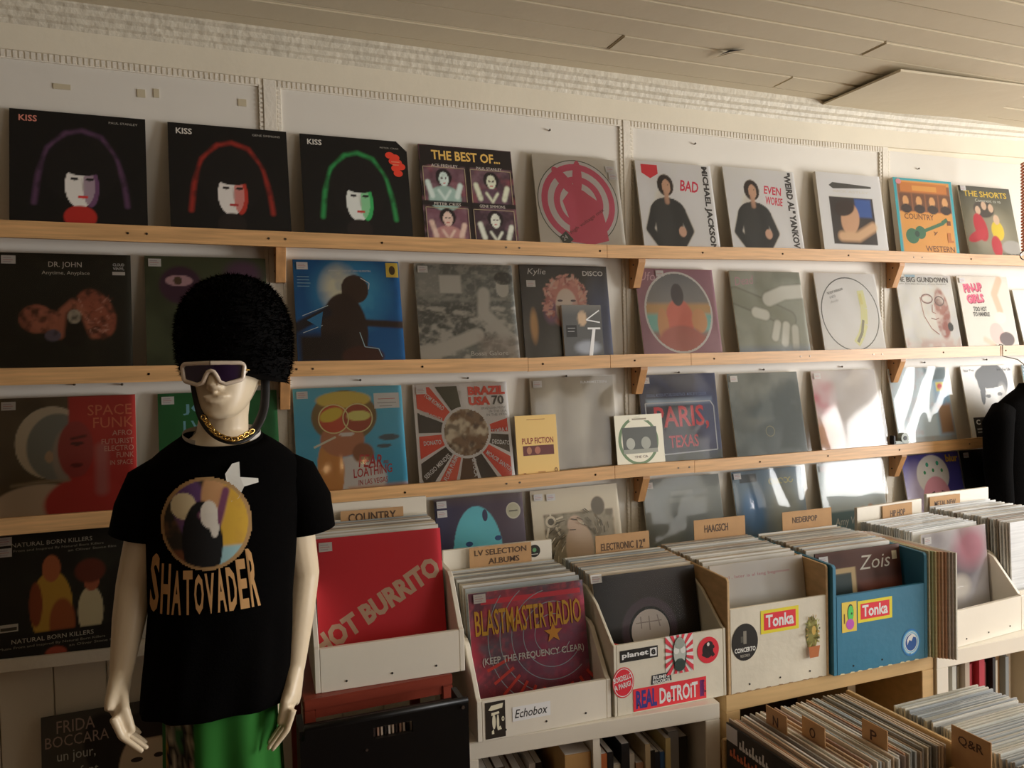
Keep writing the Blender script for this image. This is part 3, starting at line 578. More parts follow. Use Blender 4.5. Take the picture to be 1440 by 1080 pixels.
def fear(w, h):
    a = A('#2f8fc0').vg('#4aa2cc', 0, 1).e(.45, .72, .3, .25, '#6a5632', .1, 4).e(.45, .88, .25, .08, '#d6b24c', .3).e(.5, .12, .3, .22, '#dfe0e0', .3).e(.3, .22, .12, .3, '#c07a3c', .15).e(.42, .5, .2, .16, '#a5684a', .2).e(.6, .36, .1, .1, '#7a4a30', .5)
    a.e(.35, .7, .14, .14, '#b5452e', .1).e(.33, .74, .11, .06, '#d9b33c', .4, 20).e(.57, .7, .14, .14, '#8e3d2a', .1).e(.58, .72, .11, .05, '#d8cf6a', .4).e(.46, .55, .07, .02, '#e6dccc', .4).e(.85, .5, .1, .03, '#3e4a52', .5).e(.8, .42, .07, .02, '#3e4a52', .5).r(.45, 0, 1, .05, '#c0702c', .05)
    p = Print(w, h, a).ring(.35, .7, .135, .006, '#d9c684').ring(.57, .7, .135, .006, '#d9c684').l([(.16, .44), (.36, .53)], .01, '#e8dcb4')
    p.t('FEAR', .55, .23, .22, .12, '#a32a2c', rot=-3, shear=.1, bold=.015).t('AND', .78, .25, .05, .03, '#a32a2c').t('LOATHING', .5, .13, .36, .085, '#a32a2c', rot=5, shear=.1, bold=.01).t('IN LAS VEGAS', .54, .06, .27, .05, '#a32a2c', rot=3, shear=.1)
    return p.r(.73, .78, .97, .93, '#e6e2e0').r(.77, .87, .93, .875, '#b05050').r(.76, .83, .94, .837, '#888').r(.78, .8, .9, .806, '#888')
sleeve('sky blue cartoon sleeve with a tan figure in round mirrored goggles', 3, 419, 574, fear, film=1.2)
def brazil(w, h):
    p = Print(w, h, A('#e4ded6', 8)); cx, cy = .52, .5
    def wedge(a0, a1, c):
        pts = [(cx+.25*math.cos(math.radians(a0)), cy+.25*math.sin(math.radians(a0)))]
        def ed(a):
            c_, s_ = math.cos(math.radians(a)), math.sin(math.radians(a)); t = min((.97-cx)/c_ if c_ > 0 else (.03-cx)/c_ if c_ < 0 else 9, (.97-cy)/s_ if s_ > 0 else (.03-cy)/s_ if s_ < 0 else 9); return (cx+t*c_, cy+t*s_)
        q = [ed(a0+(a1-a0)*k/6) for k in range(7)]
        p.p(pts+q+[(cx+.25*math.cos(math.radians(a1)), cy+.25*math.sin(math.radians(a1)))], c)
    for a0, a1, c in ((-2, 15, '#d8402c'), (-27, -6, '#33291c'), (-54, -31, '#d8402c'), (-76, -58, '#33291c'), (-103, -80, '#4a3218'), (-124, -107, '#d8503a'), (-150, -128, '#33291c'), (-178, -154, '#d8402c'), (-204, -182, '#2b2620'), (-233, -208, '#d8402c'), (-262, -238, '#3a3a2a')): wedge(a0, a1, c)
    p.e(cx, cy, .262, .262, '#e4ded6', 44); q = Print(w, h, A('#6b5138', 90).ns(12, '#d6c8ac', .8, 3, .48).ns(16, '#3a2a1c', .8, 6, .5))
    keep = [i for i, f in enumerate(q.f) if all((q.v[k][0]/w-cx)**2+(q.v[k][2]/h-cy)**2 < .24**2 for k in f)]
    b = len(p.v); p.k += 1; p.v += [(x, -.00013*p.k, z) for x, y, z in q.v]; cc = q.fc[0].reshape(-1, 4, 3); p.f += [tuple(i+b for i in q.f[k]) for k in keep]; p.fc.append(cc[keep].reshape(-1, 3))
    p.t('BRAZIL', .57, .87, .4, .09, '#d23a2a', bold=.06).t('USA', .57, .765, .23, .09, '#d23a2a', bold=.06).t('70', .82, .765, .13, .095, '#3a3a3a', bold=.02).t('BRAZILIAN MUSIC', .7, .72, .27, .025, '#777').t('IN THE USA', .78, .685, .19, .025, '#777').t('IN THE 1970s', .75, .65, .22, .025, '#777')
    for s, x, y, ww, r in (('TOM ROMAO', .1, .88, .24, -40), ('LUIZ BONFA', .05, .7, .24, -22), ('DONATO', .07, .39, .18, 2), ('SERGIO MENDES', .07, .06, .34, 38), ('FLORA PURIM', .28, .03, .26, 60), ('SIVUCA', .55, .23, .18, -86), ('MOACIR SANTOS', .7, .27, .32, -38), ('DEODATO', .78, .37, .19, -8), ('TAMBA 4', .79, .47, .17, 6), ('MA', .47, .92, .06, -84)):
        p.t(s, x, y, ww, .045, '#ece4d8', rot=r, bold=.02)
    return p
sleeve('red, black and white sleeve of rays round a brown circle photograph', 3, 590, 724, brazil, film=1.6)
sleeve('blank silvery beige sleeve with small white capitals, behind the orange video box', 3, 757, 875, lambda w, h: Print(w, h, A('#8f8777').ns(3, '#a8a08e', .8, 5, .4, 1.6).e(.4, .5, .3, .35, '#aea693', .8).ns(2, '#7b7362', .6, 9)).t('RAMMSTEIN', .6, .925, .32, .03, '#e4e2da', bold=.02), film=1.8, yb=-.05)
def paris(w, h):
    a = A('#2a3048').ns(5, '#3a4468', .6, 2).r(.02, .0, 1, .12, '#3a4038', .04).r(.06, .12, .94, .72, '#2c2c38', .02).r(.08, .66, .92, .72, '#8fa6c0', .04).e(.85, .5, .15, .4, '#55608a', .9, al=.5)
    p = Print(w, h, a).t('PARIS,', .16, .36, .7, .28, '#d8343e', bold=.02).t('TEXAS', .32, .17, .38, .14, '#c23440', bold=.02).l([(.06, .1), (.06, .68), (.9, .68), (.94, .62), (.94, .12), (.06, .1)], .007, '#b8c0cc')
    return p.t('ORIGINAL MOTION PICTURE SOUNDTRACK - MUSIC BY RY COODER', .08, .75, .78, .035, '#6a7aa8', bold=.01)
sleeve('dark blue sleeve with big red PARIS, TEXAS lettering in a sign frame', 3, 911, 1020, paris, film=2.2, yb=-.062)
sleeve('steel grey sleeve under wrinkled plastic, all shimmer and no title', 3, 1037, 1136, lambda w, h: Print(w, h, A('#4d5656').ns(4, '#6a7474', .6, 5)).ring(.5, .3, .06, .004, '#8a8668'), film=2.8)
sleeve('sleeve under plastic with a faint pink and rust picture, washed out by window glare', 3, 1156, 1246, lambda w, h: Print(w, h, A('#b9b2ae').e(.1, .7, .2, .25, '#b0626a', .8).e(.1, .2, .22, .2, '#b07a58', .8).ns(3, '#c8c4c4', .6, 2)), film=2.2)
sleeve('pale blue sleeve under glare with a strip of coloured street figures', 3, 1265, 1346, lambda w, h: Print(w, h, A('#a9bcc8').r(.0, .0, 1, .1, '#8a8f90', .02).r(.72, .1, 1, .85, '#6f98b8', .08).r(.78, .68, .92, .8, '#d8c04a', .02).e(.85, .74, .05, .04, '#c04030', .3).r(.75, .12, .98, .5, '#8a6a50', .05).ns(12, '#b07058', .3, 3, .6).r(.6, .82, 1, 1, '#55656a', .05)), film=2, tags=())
def bw(w, h):
    a = A('#c4c2be').e(.58, .78, .3, .26, '#1b1a18', .1).e(.56, .5, .24, .4, '#d9d6d0', .15).e(.55, .86, .3, .14, '#1b1a18', .2).e(.36, .66, .05, .2, '#1b1a18', .2, -8).e(.6, .74, .24, .05, '#1b1a18', .3, 6).e(.75, .4, .12, .3, '#8a8782', .6).e(.6, .08, .35, .2, '#45433e', .2).e(.58, .28, .09, .035, '#f0eeea', .2).e(.45, .58, .05, .025, '#2d2b28', .2).e(.68, .6, .05, .025, '#2d2b28', .2).e(.57, .42, .05, .06, '#b5b2ac', .4).ns(14, '#2d2b28', .0, 1)
    return Print(w, h, a).r(.08, .02, .38, .3, '#1c1b1b').t('C', .12, .2, .08, .07, '#ddd', bold=.04).r(.12, .13, .34, .15, '#888').r(.12, .09, .34, .11, '#888').t('Iggy Pop', .05, .92, .2, .04, '#555').t('Lust For Life', .72, .92, .26, .04, '#444', bold=.01)
sleeve('black and white grinning portrait sleeve with a black corner sticker', 3, 1366, 1440, bw, film=None, tags=(), w=.31)
sleeve('sleeve with a teal edge, half hidden above the black jacket', 3, 1452, 1520, lambda w, h: Print(w, h, A('#5d8a96').vg('#26302e', .7, 1)), film=1, tags=(), w=.31)
# small things standing in front of the sleeves
def small(label, name, cat, row, xl, xr, h, P, t, yb):
    a = atY(xl, rowy(row, xl), yb); b = atY(xr, rowy(row, xr), yb); X = (a.x+b.x)/2
    return sleeve(label, row, X-(b.x-a.x)/2, X+(b.x-a.x)/2, P, tags=(), h=h, t=t, name=name, cat=cat, z=max(lipz(row, X-.07), lipz(row, X+.07))-.0115, yb=yb, top=yb+.021+t)
small('slim dark music case with white slanted letters, in front of the pink-haired sleeve', 'music_case', 'case', 2, 795, 850, .178, lambda w, h: Print(w, h, A('#3d3d3c', 24).e(.5, .75, .12, .14, '#a08468', .5).e(.6, .2, .3, .12, '#7a7f88', .6).vg('#55534f', .8, 1)).l([(.6, .72), (.95, .9)], .012, '#d8d6d0').l([(.6, .72), (.95, .67)], .012, '#d8d6d0').r(.62, .54, .95, .575, '#e0deda').p([(.74, .54), (.82, .54), (.7, .02), (.6, .02)], '#e0deda').r(.08, .4, .34, .62, '#161514').r(.11, .56, .3, .57, '#999').r(.11, .5, .28, .51, '#999'), .009, -.0775)
small('orange video box with a dark picture strip and red-brown title', 'video_box', 'video', 3, 729, 787, .196, lambda w, h: Print(w, h, A('#e0a05a', 8)).t('PULP FICTION', .14, .53, .76, .1, '#6a2018', bold=.02).r(.15, .34, .9, .5, '#4a1c1a').e(.3, .42, .06, .06, '#8a5a40').e(.5, .42, .07, .06, '#8a5040').r(.28, .925, .72, .935, '#8a5a30').r(.48, .055, .66, .07, '#8a5a30').ring(.92, .08, .03, .008, '#5a3a20', n=12).r(.13, .04, .19, .06, '#7a4a28'), .014, -.0775)
small('cream seven-inch single with a green wreath round a dark horse picture', 'single_record', 'record', 3, 869, 936, .178, lambda w, h: Print(w, h, A('#d3caae', 30)).e(.47, .5, .42, .46, '#4e6444', 32).e(.47, .5, .36, .41, '#d3caae', 32).r(.14, .26, .86, .76, '#3a3c38').e(.3, .45, .09, .11, '#8a8c82').e(.62, .45, .1, .12, '#7d7f76').r(.14, .26, .86, .34, '#74766c').r(.3, .88, .72, .95, '#d3caae').r(.36, .9, .66, .93, '#7a7260').t('THE CA', .36, .17, .28, .045, '#5a4a48'), .003, -.0785)
# little tape dispenser lying on the third ledge
p = atY(1268, 618, -.085); zz = lipz(3, p.x)+.0016
tp = empty('tape_dispenser', (p.x, -.088, zz), 'small grey and black tape dispenser lying on the third ledge', 'dispenser')
box('base', -.045, .03, -.008, .012, 0, .012, M['rubber'], tp, .003)
bm = bmesh.new(); tubebm(bm, [(.005, -.009, .022), (.005, .011, .022)], .02, 18); frombm('tape_roll', bm, M['rubber'], tp, False)
bm = bmesh.new(); tubebm(bm, [(.005, -.0105, .022), (.005, .0125, .022)], .009, 14); frombm('hub', bm, M['black'], tp)
box('cutter', -.055, -.045, -.009, .013, .0, .034, M['black'], tp, .002)
# ---- fourth ledge
def nbk(w, h):
    a = A('#181712').ns(4, '#23241c', .8, 3).e(.42, .38, .16, .3, '#b98a34', .12).e(.5, .25, .1, .2, '#8e4a28', .4).e(.42, .7, .07, .11, '#a85a38', .25).e(.3, .42, .05, .18, '#7a3a20', .4).e(.72, .32, .1, .2, '#c8b98e', .15).e(.73, .56, .06, .08, '#9a5038', .3).e(.72, .65, .12, .1, '#5a281c', .5).r(0, 0, 1, .2, '#12110d', .01).e(.45, .02, .08, .05, '#9a4030', .5)
    p = Print(w, h, a)
    for y in (.9, .13): p.t('NATURAL BORN KILLERS', .12, y, .62, .035, '#b5b09e').t('Music From and Inspired By Natural Born Killers', .03, y-.045, .8, .025, '#8f8a7a').t('an Oliver Stone film', .55, y-.075, .38, .02, '#8f8a7a')
    return p.r(.03, .23, .17, .29, '#b5b1a6').r(.04, .24, .16, .265, '#3a382f')
sleeve('dark film soundtrack sleeve with a yellow-shirted man, on the white ledge', 4, -4, 176, nbk, film=.6, tags=((.02, .99), (.02, .9)), card=CARDK)
sleeve('navy sleeve with a flat turquoise face cut-out and a round sticker', 4, 622, 746, lambda w, h: Print(w, h, A('#2a2a48').hg('#4a3a40', 0, .6, .7).e(.45, .4, .28, .5, '#55b4cc', .04).r(.2, 0, .75, .3, '#6cc4bc', .1).vg('#5a4a44', .9, 1.05)).e(.35, .53, .04, .025, '#1d3a68').e(.68, .56, .04, .025, '#1d3a68').e(.55, .8, .03, .06, '#2a2a48').e(.88, .82, .085, .085, '#b9b49c').e(.88, .82, .07, .07, '#a8a488').r(.83, .81, .93, .825, '#5a5848'), film=.7, tags=((.02, .98), (.02, .89)), card=CARDK)
def hatch(p):
    rk = random.Random(8)
    for k in range(70):
        an = rk.uniform(0, 6.28); q = rk.uniform(.2, .42); x, y = .52+q*.9*math.cos(an), .36+q*math.sin(an)
        if .14 < x < .9 and 0 < y < .72: p.l([(x, y), (x+.07*math.cos(an+1.2), y+.07*math.sin(an+1.2))], .004, ['#3f392c', '#b9ab90', '#57503f'][k % 3])
    return p
sleeve('cream sleeve with an ink drawing of a woman and a sun', 4, 757, 882, lambda w, h: hatch(Print(w, h, A('#d6c2a6').r(.12, .0, .92, .74, '#8d8470', .02).ns(16, '#57503f', .7, 4, .5).r(0, .74, 1, 1, '#d6c2a6', .02).r(0, 0, .12, 1, '#d6c2a6', .02).r(.93, 0, 1, 1, '#d6c2a6', .02).e(.5, .35, .16, .28, '#c9a98e', .2).e(.47, .6, .09, .1, '#caa890', .3).e(.75, .78, .08, .1, '#5b5446', .4)).e(.2, .66, .06, .06, '#d6c2a6').e(.2, .66, .035, .035, '#4b4538').l([(.2, .72), (.2, .78)], .01, '#d6c2a6').l([(.26, .68), (.34, .7)], .01, '#d6c2a6').l([(.17, .6), (.14, .5)], .012, '#d6c2a6').l([(.25, .6), (.29, .5)], .012, '#d6c2a6')), film=.8, tags=((.03, .96), (.17, .95)))
sleeve('silver-grey sleeve with bright torn-looking plastic down one side', 4, 916, 1026, lambda w, h: Print(w, h, A('#6d7472').ns(3, '#7f8684', .7, 4)).r(.35, .8, .63, .85, '#7b827f').r(.33, .72, .65, .77, '#7b827f'), film=2.8)
sleeve('blue-grey sleeve with a faint yellow scrawl and crumpled plastic', 4, 1043, 1143, lambda w, h: Print(w, h, A('#4b6070').ns(4, '#5f7484', .7, 6).e(.25, .5, .16, .25, '#3f6690', .6).e(.7, .5, .25, .4, '#767a70', .8).r(.1, .86, .34, .96, '#333a3e', .01)).ring(0.54, .85, .03, .006, '#a8a06a', 20, 310, 12).ring(0.61, .85, .03, .006, '#a8a06a', 140, 430, 12).ring(0.68, .85, .03, .006, '#a8a06a', 0, 290, 12).ring(0.75, .85, .03, .006, '#a8a06a', 200, 490, 12).ring(0.82, .85, .03, .006, '#a8a06a', 80, 370, 12), film=2.8, tags=((.02, .98),))
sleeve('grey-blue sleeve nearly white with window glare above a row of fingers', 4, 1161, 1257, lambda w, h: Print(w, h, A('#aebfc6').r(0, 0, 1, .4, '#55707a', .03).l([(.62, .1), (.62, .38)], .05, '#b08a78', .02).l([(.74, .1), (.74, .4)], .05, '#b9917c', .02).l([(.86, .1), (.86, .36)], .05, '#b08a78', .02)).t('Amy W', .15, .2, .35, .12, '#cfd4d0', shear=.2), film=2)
sleeve('purple sleeve with a pink face in a white jewelled bathing cap', 4, 1282, 1366, lambda w, h: Print(w, h, A('#3d3a86').e(.2, .3, .25, .5, '#a8a0c8', .7).e(.5, .72, .28, .26, '#d8d2d0', .12).e(.52, .4, .24, .3, '#cf8496', .12).ns(8, '#4a4a9c', .0, 1)).t('blur', .76, .87, .22, .1, '#e09a38', bold=.04).e(.42, .86, .025, .03, '#2f8a70').e(.6, .87, .025, .03, '#2f8a70').e(.36, .76, .02, .025, '#2f7a50').e(.51, .78, .02, .025, '#2f7a50').e(.66, .77, .02, .025, '#2f7a50').l([(.38, .46), (.48, .5)], .012, '#4a2a3a').l([(.6, .5), (.68, .47)], .012, '#4a2a3a').e(.66, .42, .04, .022, '#e8dce0').e(.66, .42, .018, .02, '#3a3050'), film=.5, tags=())
sleeve('near-black sleeve with a dim red rose and faint title beside the jacket', 4, 1366, 1440, lambda w, h: Print(w, h, A('#17181b').e(.72, .5, .08, .12, '#5a2830', .7).ns(3, '#202226', .6, 4)).t('ROX', .5, .86, .28, .09, '#8a706a'), film=.6, card=CARDK, w=.31)
def frida(w, h):
    a = A('#3a3833').e(.75, .45, .25, .42, '#c3a888', .1).e(.55, .62, .2, .35, '#1d1a18', .3, 20).e(.8, .42, .2, .32, '#cbb092', .15).e(.9, .8, .3, .12, '#241f1c', .3)
    return Print(w, h, a).e(.75, .52, .05, .02, '#2a211c').e(.93, .53, .04, .02, '#2a211c').e(.84, .24, .07, .02, '#9a5a4c').t('FRIDA', .12, .85, .3, .1, '#8f7a70').t('BOCCARA', .03, .74, .5, .09, '#8f7a70').t('un jour,', .12, .6, .3, .1, '#a8a8a0').t('un enfant', .08, .48, .36, .08, '#a8a8a0').r(.0, .36, .42, .44, '#7a2f28')
f = atY(55, 1000, -.055); g = atY(232, 986, -.055)
sleeve('dark chanson sleeve with a large face, on the low ledge by the mannequin', 0, f.x, g.x, frida, tags=(), z=.4605, card=CARDK, top=-.035)
# ================================================================ shelf units, boxes and crates
def unit(name, label, A_, B_, depth, m, zt, th, cols, ins, midz=None):
    """open cube shelf; A_,B_ front top corners (x,y)"""
    w = (B_[0]-A_[0]); rz = math.atan2(B_[1]-A_[1], w); w = math.hypot(w, B_[1]-A_[1])
    o = empty(name, (A_[0], A_[1], 0), label, 'shelf unit', rz)
    box('top_board', 0, w, 0, depth, zt-th, zt, m, o, .0015)
    box('side_board', 0, th, 0, depth, 0, zt-th-.0005, m, o, .0015); box('side_board', w-th, w, 0, depth, 0, zt-th-.0005, m, o, .0015)
    box('bottom_board', th+.0005, w-th-.0005, 0, depth, 0, th, m, o, .0015)
    box('back_panel', th+.0005, w-th-.0005, depth-.01, depth, th+.0005, zt-th-.0005, ins, o)
    mz = midz or (zt/2)
    box('middle_shelf', th+.0005, w-th-.0005, .004, depth-.011, mz, mz+.018, ins if ins is not M['darkin'] else m, o)
    for k in range(1, cols):
        x = th+(w-2*th)*k/cols; box('divider', x-.009, x+.009, .004, depth-.011, mz+.0185, zt-th-.0005, m, o); box('divider', x-.009, x+.009, .004, depth-.011, th+.0005, mz-.0005, m, o)
    return o, w, rz, mz+.0185
def inloc(o, x, y, z=0): return o.matrix_basis @ Vector((x, y, z))
ZT = .77
a, b = atZ(648, 1047, ZT), atZ(1012, 988, ZT)
U1, w1, r1_, fz1 = unit('cube_shelf', 'white cube shelf full of books, under the sticker-covered box', a, b, .36, M['white'], ZT, .042, 2, M['inner'], .395)
a, b = atZ(1019, 979, ZT) + Vector((.004, 0, 0)), atZ(1318, 921, ZT); b = Vector((b.x, a.y-.022, 0))
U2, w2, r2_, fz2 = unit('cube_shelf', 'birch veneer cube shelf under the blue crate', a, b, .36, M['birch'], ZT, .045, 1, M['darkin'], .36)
b = Vector((b.x+.006, b.y-.006, 0)); a = b; b = a + Vector((.86, -.026, 0))
U3, w3, r3_, fz3 = unit('cube_shelf', 'white cube shelf holding record spines, next to the birch one', a, b, .36, M['white'], ZT, .047, 2, M['inner'], .395)
# ---- books and records in the cube shelves
def book(o, rz, x, t, h, d, y, z, col, label, group, tilt=0, name='book', cat='book', lab=None):
    p = inloc(o, x, y, z); m = bookmat(col)
    e = box(name, 0, t, 0, d, 0, h, m); e.location = p; e.rotation_euler = (0, tilt, rz); tag(e, label, cat, group)
    if name == 'book':
        bm = bmesh.new(); bmbox(bm, .0015, t-.0015, .003, d+.0003, h, h+.0006); frombm('page_block', bm, M['paper'], e)
    if lab:
        pr = Print(t, h).t(lab[0], .72, .3, .5*h/t, .5*t/h, lab[1], rot=90); pr.build('spine_lettering', e, M['prm'], (0, -.0006, 0))
    return e
BM = {}
def bookmat(c):
    if c not in BM: BM[c] = mat('cover_' + c.strip('#'), c, .5)
    return BM[c]
G = 'books in the white cube shelf'
x = .052
for t, h, c in ((.03, .24, '#26211d'), (.02, .23, '#2c2420'), (.025, .235, '#4a3226'), (.018, .22, '#a07a60'), (.022, .225, '#7a5a48'), (.02, .21, '#1f1d1c'), (.016, .232, '#c9c2b8'), (.018, .23, '#1a191a')):
    book(U1, r1_, x, t, h, .2, .09, fz1, c, 'book in the dim left bay of the white cube shelf, beside the tan one', G + ', left bay'); x += t+.001
book(U1, r1_, x+.035, .068, .278, .22, .015, fz1, '#c49a62', 'thick tan book with a torn top, in the left bay of the white cube shelf', G + ', left bay')
p = Print(.05, .2).t('Do', .6, .62, 1.2, .14, '#6a4a2a', rot=-90)
tan = [o for o in COL.objects if o.get('label', '').startswith('thick tan')][0]
p.build('spine_lettering', tan, M['prm'], (.012, -.0008, .05))
x = w1/2+.016
SP = [(.01, .27, '#dcd6c8', 'white'), (.016, .25, '#c4703f', 'rust orange'), (.016, .252, '#1b1a1c', 'black lettered'), (.02, .215, '#d9d2c2', 'short cream'), (.022, .268, '#17181c', 'tall black'), (.02, .23, '#d8d0c4', 'pale grey'), (.022, .205, '#b58a68', 'short tan'), (.014, .255, '#cdbb98', 'buff'), (.013, .235, '#1d1c1c', 'dark narrow'), (.013, .228, '#232938', 'navy'), (.013, .226, '#2f5d96', 'bright blue'), (.014, .262, '#d2c08a', 'yellowish narrow'), (.03, .27, '#8a8a8c', 'wide grey'), (.026, .25, '#1b1a18', 'wide black'), (.022, .26, '#8a7a60', 'olive brown'), (.026, .27, '#b86a48', 'terracotta')]
for t, h, c, s in SP:
    if x+t > w1-.046: break
    book(U1, r1_, x, t, h, .19, .04+random.uniform(0, .02), fz1, c, '%s book in the right bay of the white cube shelf' % s, G + ', right bay'); x += t+.0012
for k in range(6):
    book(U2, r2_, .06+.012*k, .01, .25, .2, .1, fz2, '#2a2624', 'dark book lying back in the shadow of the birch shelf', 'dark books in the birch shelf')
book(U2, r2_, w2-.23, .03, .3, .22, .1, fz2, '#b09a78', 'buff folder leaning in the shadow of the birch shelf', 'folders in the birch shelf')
x = .056
for k, (t, c) in enumerate(((.012, '#a89a88'), (.008, '#4a3a34'), (.018, '#c9c6bc'), (.016, '#bfc0b8'), (.014, '#3a2a26'), (.02, '#a9a89c'), (.018, '#b5a898'), (.02, '#a02c38'), (.018, '#8a2632'), (.022, '#b03040'), (.016, '#7a2a30'), (.016, '#2c2624'), (.012, '#1f1d1f'), (.02, '#cfc6b4'), (.02, '#b99a78'), (.014, '#8a8f90'), (.012, '#40362e'), (.02, '#c9bca8'))):
    book(U3, r3_, x, t, .285+.01*math.sin(k*2.3), .25, .03+.01*(k % 3), fz3, c, 'box set or record spine filed in the second white cube shelf', 'record spines in the second white cube shelf', name='record_sleeve', cat='record'); x += t+.0012

# ---- record boxes
RECM = {}
def recmesh(col):
    if col not in RECM:
        me = bpy.data.meshes.new('record_sleeve'); me.from_pydata(bv(-.157, .157, -.0023, .0023, 0, .314), [], BF); me.materials.append(mat('edge_' + col.strip('#'), col, .4, coat=.3, noise=.15, nscale=14, stretch=(.6, 40, 12))); RECM[col] = me
    return RECM[col]
EDGE = ['#d9d4c6', '#c9c6bc', '#dcdcd8', '#bfb5a2', '#a9b0b2', '#cdbfa6', '#8f8a80', '#e3e0d8', '#b09c86', '#c6c9c9']
WARM = ['#d3b898', '#c79a78', '#d8c2a6', '#b98a6a', '#c9b8a4', '#dcd0bc', '#a8897a', '#cfae8a', '#9a8a80']
def filed(parent_mat, x, y, z, rx, rz_, col, label, group, sc=1):
    o = bpy.data.objects.new('record_sleeve', recmesh(col)); link(o)
    o.matrix_world = parent_mat @ Matrix.Translation((x, y, z)) @ Matrix.Rotation(rz_, 4, 'Z') @ Matrix.Rotation(rx, 4, 'X')
    return tag(o, label, 'record', group)
def rbox(label, A_, B_, z, depth, fh, bh, m, side, t=.012, inner=None, notch=False):
    w = math.hypot(B_[0]-A_[0], B_[1]-A_[1]); rz = math.atan2(B_[1]-A_[1], B_[0]-A_[0])
    o = empty('record_box', (A_[0], A_[1], z), label, 'box', rz); inner = inner or m
    box('front_panel', t+.0003, w-t-.0003, 0, t, 0, fh, m, o, .001)
    for x in (0, w-t): prism('side_panel', [(0, 0)] + side + [(depth, 0)], x, x+t, 'x', m if inner is m else inner, o, .0012)
    box('bottom_panel', t+.0003, w-t-.0003, t+.0003, depth-t-.0003, 0, .008, inner, o)
    box('back_panel', t+.0003, w-t-.0003, depth-t, depth, 0, bh, m, o, .001)
    for k in (.2, .5, .8):
        bm = bmesh.new(); tubebm(bm, [(w*k, .0005, .018+.006*k), (w*k, -.001, .018+.006*k)], .0026, 8); frombm('screw', bm, M['hole'], o)
    return o, w, rz
def mw(o): return Matrix.Translation(o.location) @ Matrix.Rotation(o.rotation_euler.z, 4, 'Z')
def fill(o, w, y0, y1, n, z, lean0, lean1, label, group, cols=EDGE, seed=1, dz=.006, jx=.002):
    r = random.Random(seed); Mx = mw(o)
    for k in range(n):
        f = k/(n-1); filed(Mx, w/2+r.uniform(-jx, jx), y0+(y1-y0)*f, z+r.uniform(0, dz), -(lean0+(lean1-lean0)*f), 0, r.choice(cols), label, group)
def front(o, w, y, z, lean, label, P, film=.8, tags=((.03, .97),), card=CARDW, ww=.314):
    e = box('record_sleeve', -ww/2, ww/2, -.004, 0, 0, .314, card); SEED[0] += 1
    e.matrix_world = mw(o) @ Matrix.Translation((w/2, y, z)) @ Matrix.Rotation(-lean, 4, 'X'); tag(e, label, 'record')
    P(ww, .314).build('cover_print', e, M['pr'], (-ww/2, -.0044, 0))
    for k in tags: price(e, ww, .314, -.0075, k)
    if film: film_sheet(e, ww, .314, -.0095, SEED[0], M['film2'] if film > 1 else M['film'], .0014*film, right=.003)
    return e
def card(o, w, x0_, y, z, cw, ch, lean, lines, label, tall=.03, rz_=0):
    e = box('divider_card', 0, cw, -.0015, 0, 0, ch, M['card']); e.matrix_world = mw(o) @ Matrix.Translation((x0_, y, z)) @ Matrix.Rotation(rz_, 4, 'Z') @ Matrix.Rotation(-lean, 4, 'X')
    tag(e, label, 'divider card'); p = Print(cw, ch)
    for s, x, yy, ww, hh in lines: p.t(s, x, yy, ww, hh, '#3a2a1e', bold=.012)
    p.build('lettering', e, M['prm'], (0, -.002, 0)); return e
def sticker(o, x, z, w, h, P, name='sticker', y=-.0006, m=None): return P(Print(w, h)).build(name, o, m or M['pr'], (x, y, z))
SLOPE = lambda fh, d, bh: [(0, fh), (.01, fh+.004), (.09, fh+.105), (.11, fh+.115), (d, fh+.12)]
# box 1: HOT BURRITO box on the red table
ZB1 = .93
a = atZ(443.5, 976, ZB1); b = a + Vector((.35, -.02, 0))
B1, bw1, _ = rbox('white record box of country albums standing on the red table', a, b, ZB1, .35, .1, .37, M['white'], SLOPE(.1, .35, .37))
fill(B1, bw1, .292, .125, 20, .009, .1, .16, 'sleeve filed behind the red album in the country box', 'records in the country box', seed=2)
card(B1, bw1, .1, .311, .19, .17, .16, .08, [('COUNTRY', .12, .8, .76, .15)], 'brown divider card lettered COUNTRY')
front(B1, bw1, .1, .0085, .17, 'bright red album with slanted pale HOT BURRITO letters', lambda w, h: Print(w, h, A('#d82a36', 20).ns(3, '#c8222e', .5, 3)).t('HOT BURRITO', .02, .1, 1.12, .17, '#c9a68c', rot=29, bold=.05).ring(.76, .13, .055, .004, '#cf8a7a', 0, 180).ring(.76, .13, .035, .01, '#cf8a7a', 0, 180), film=.6)
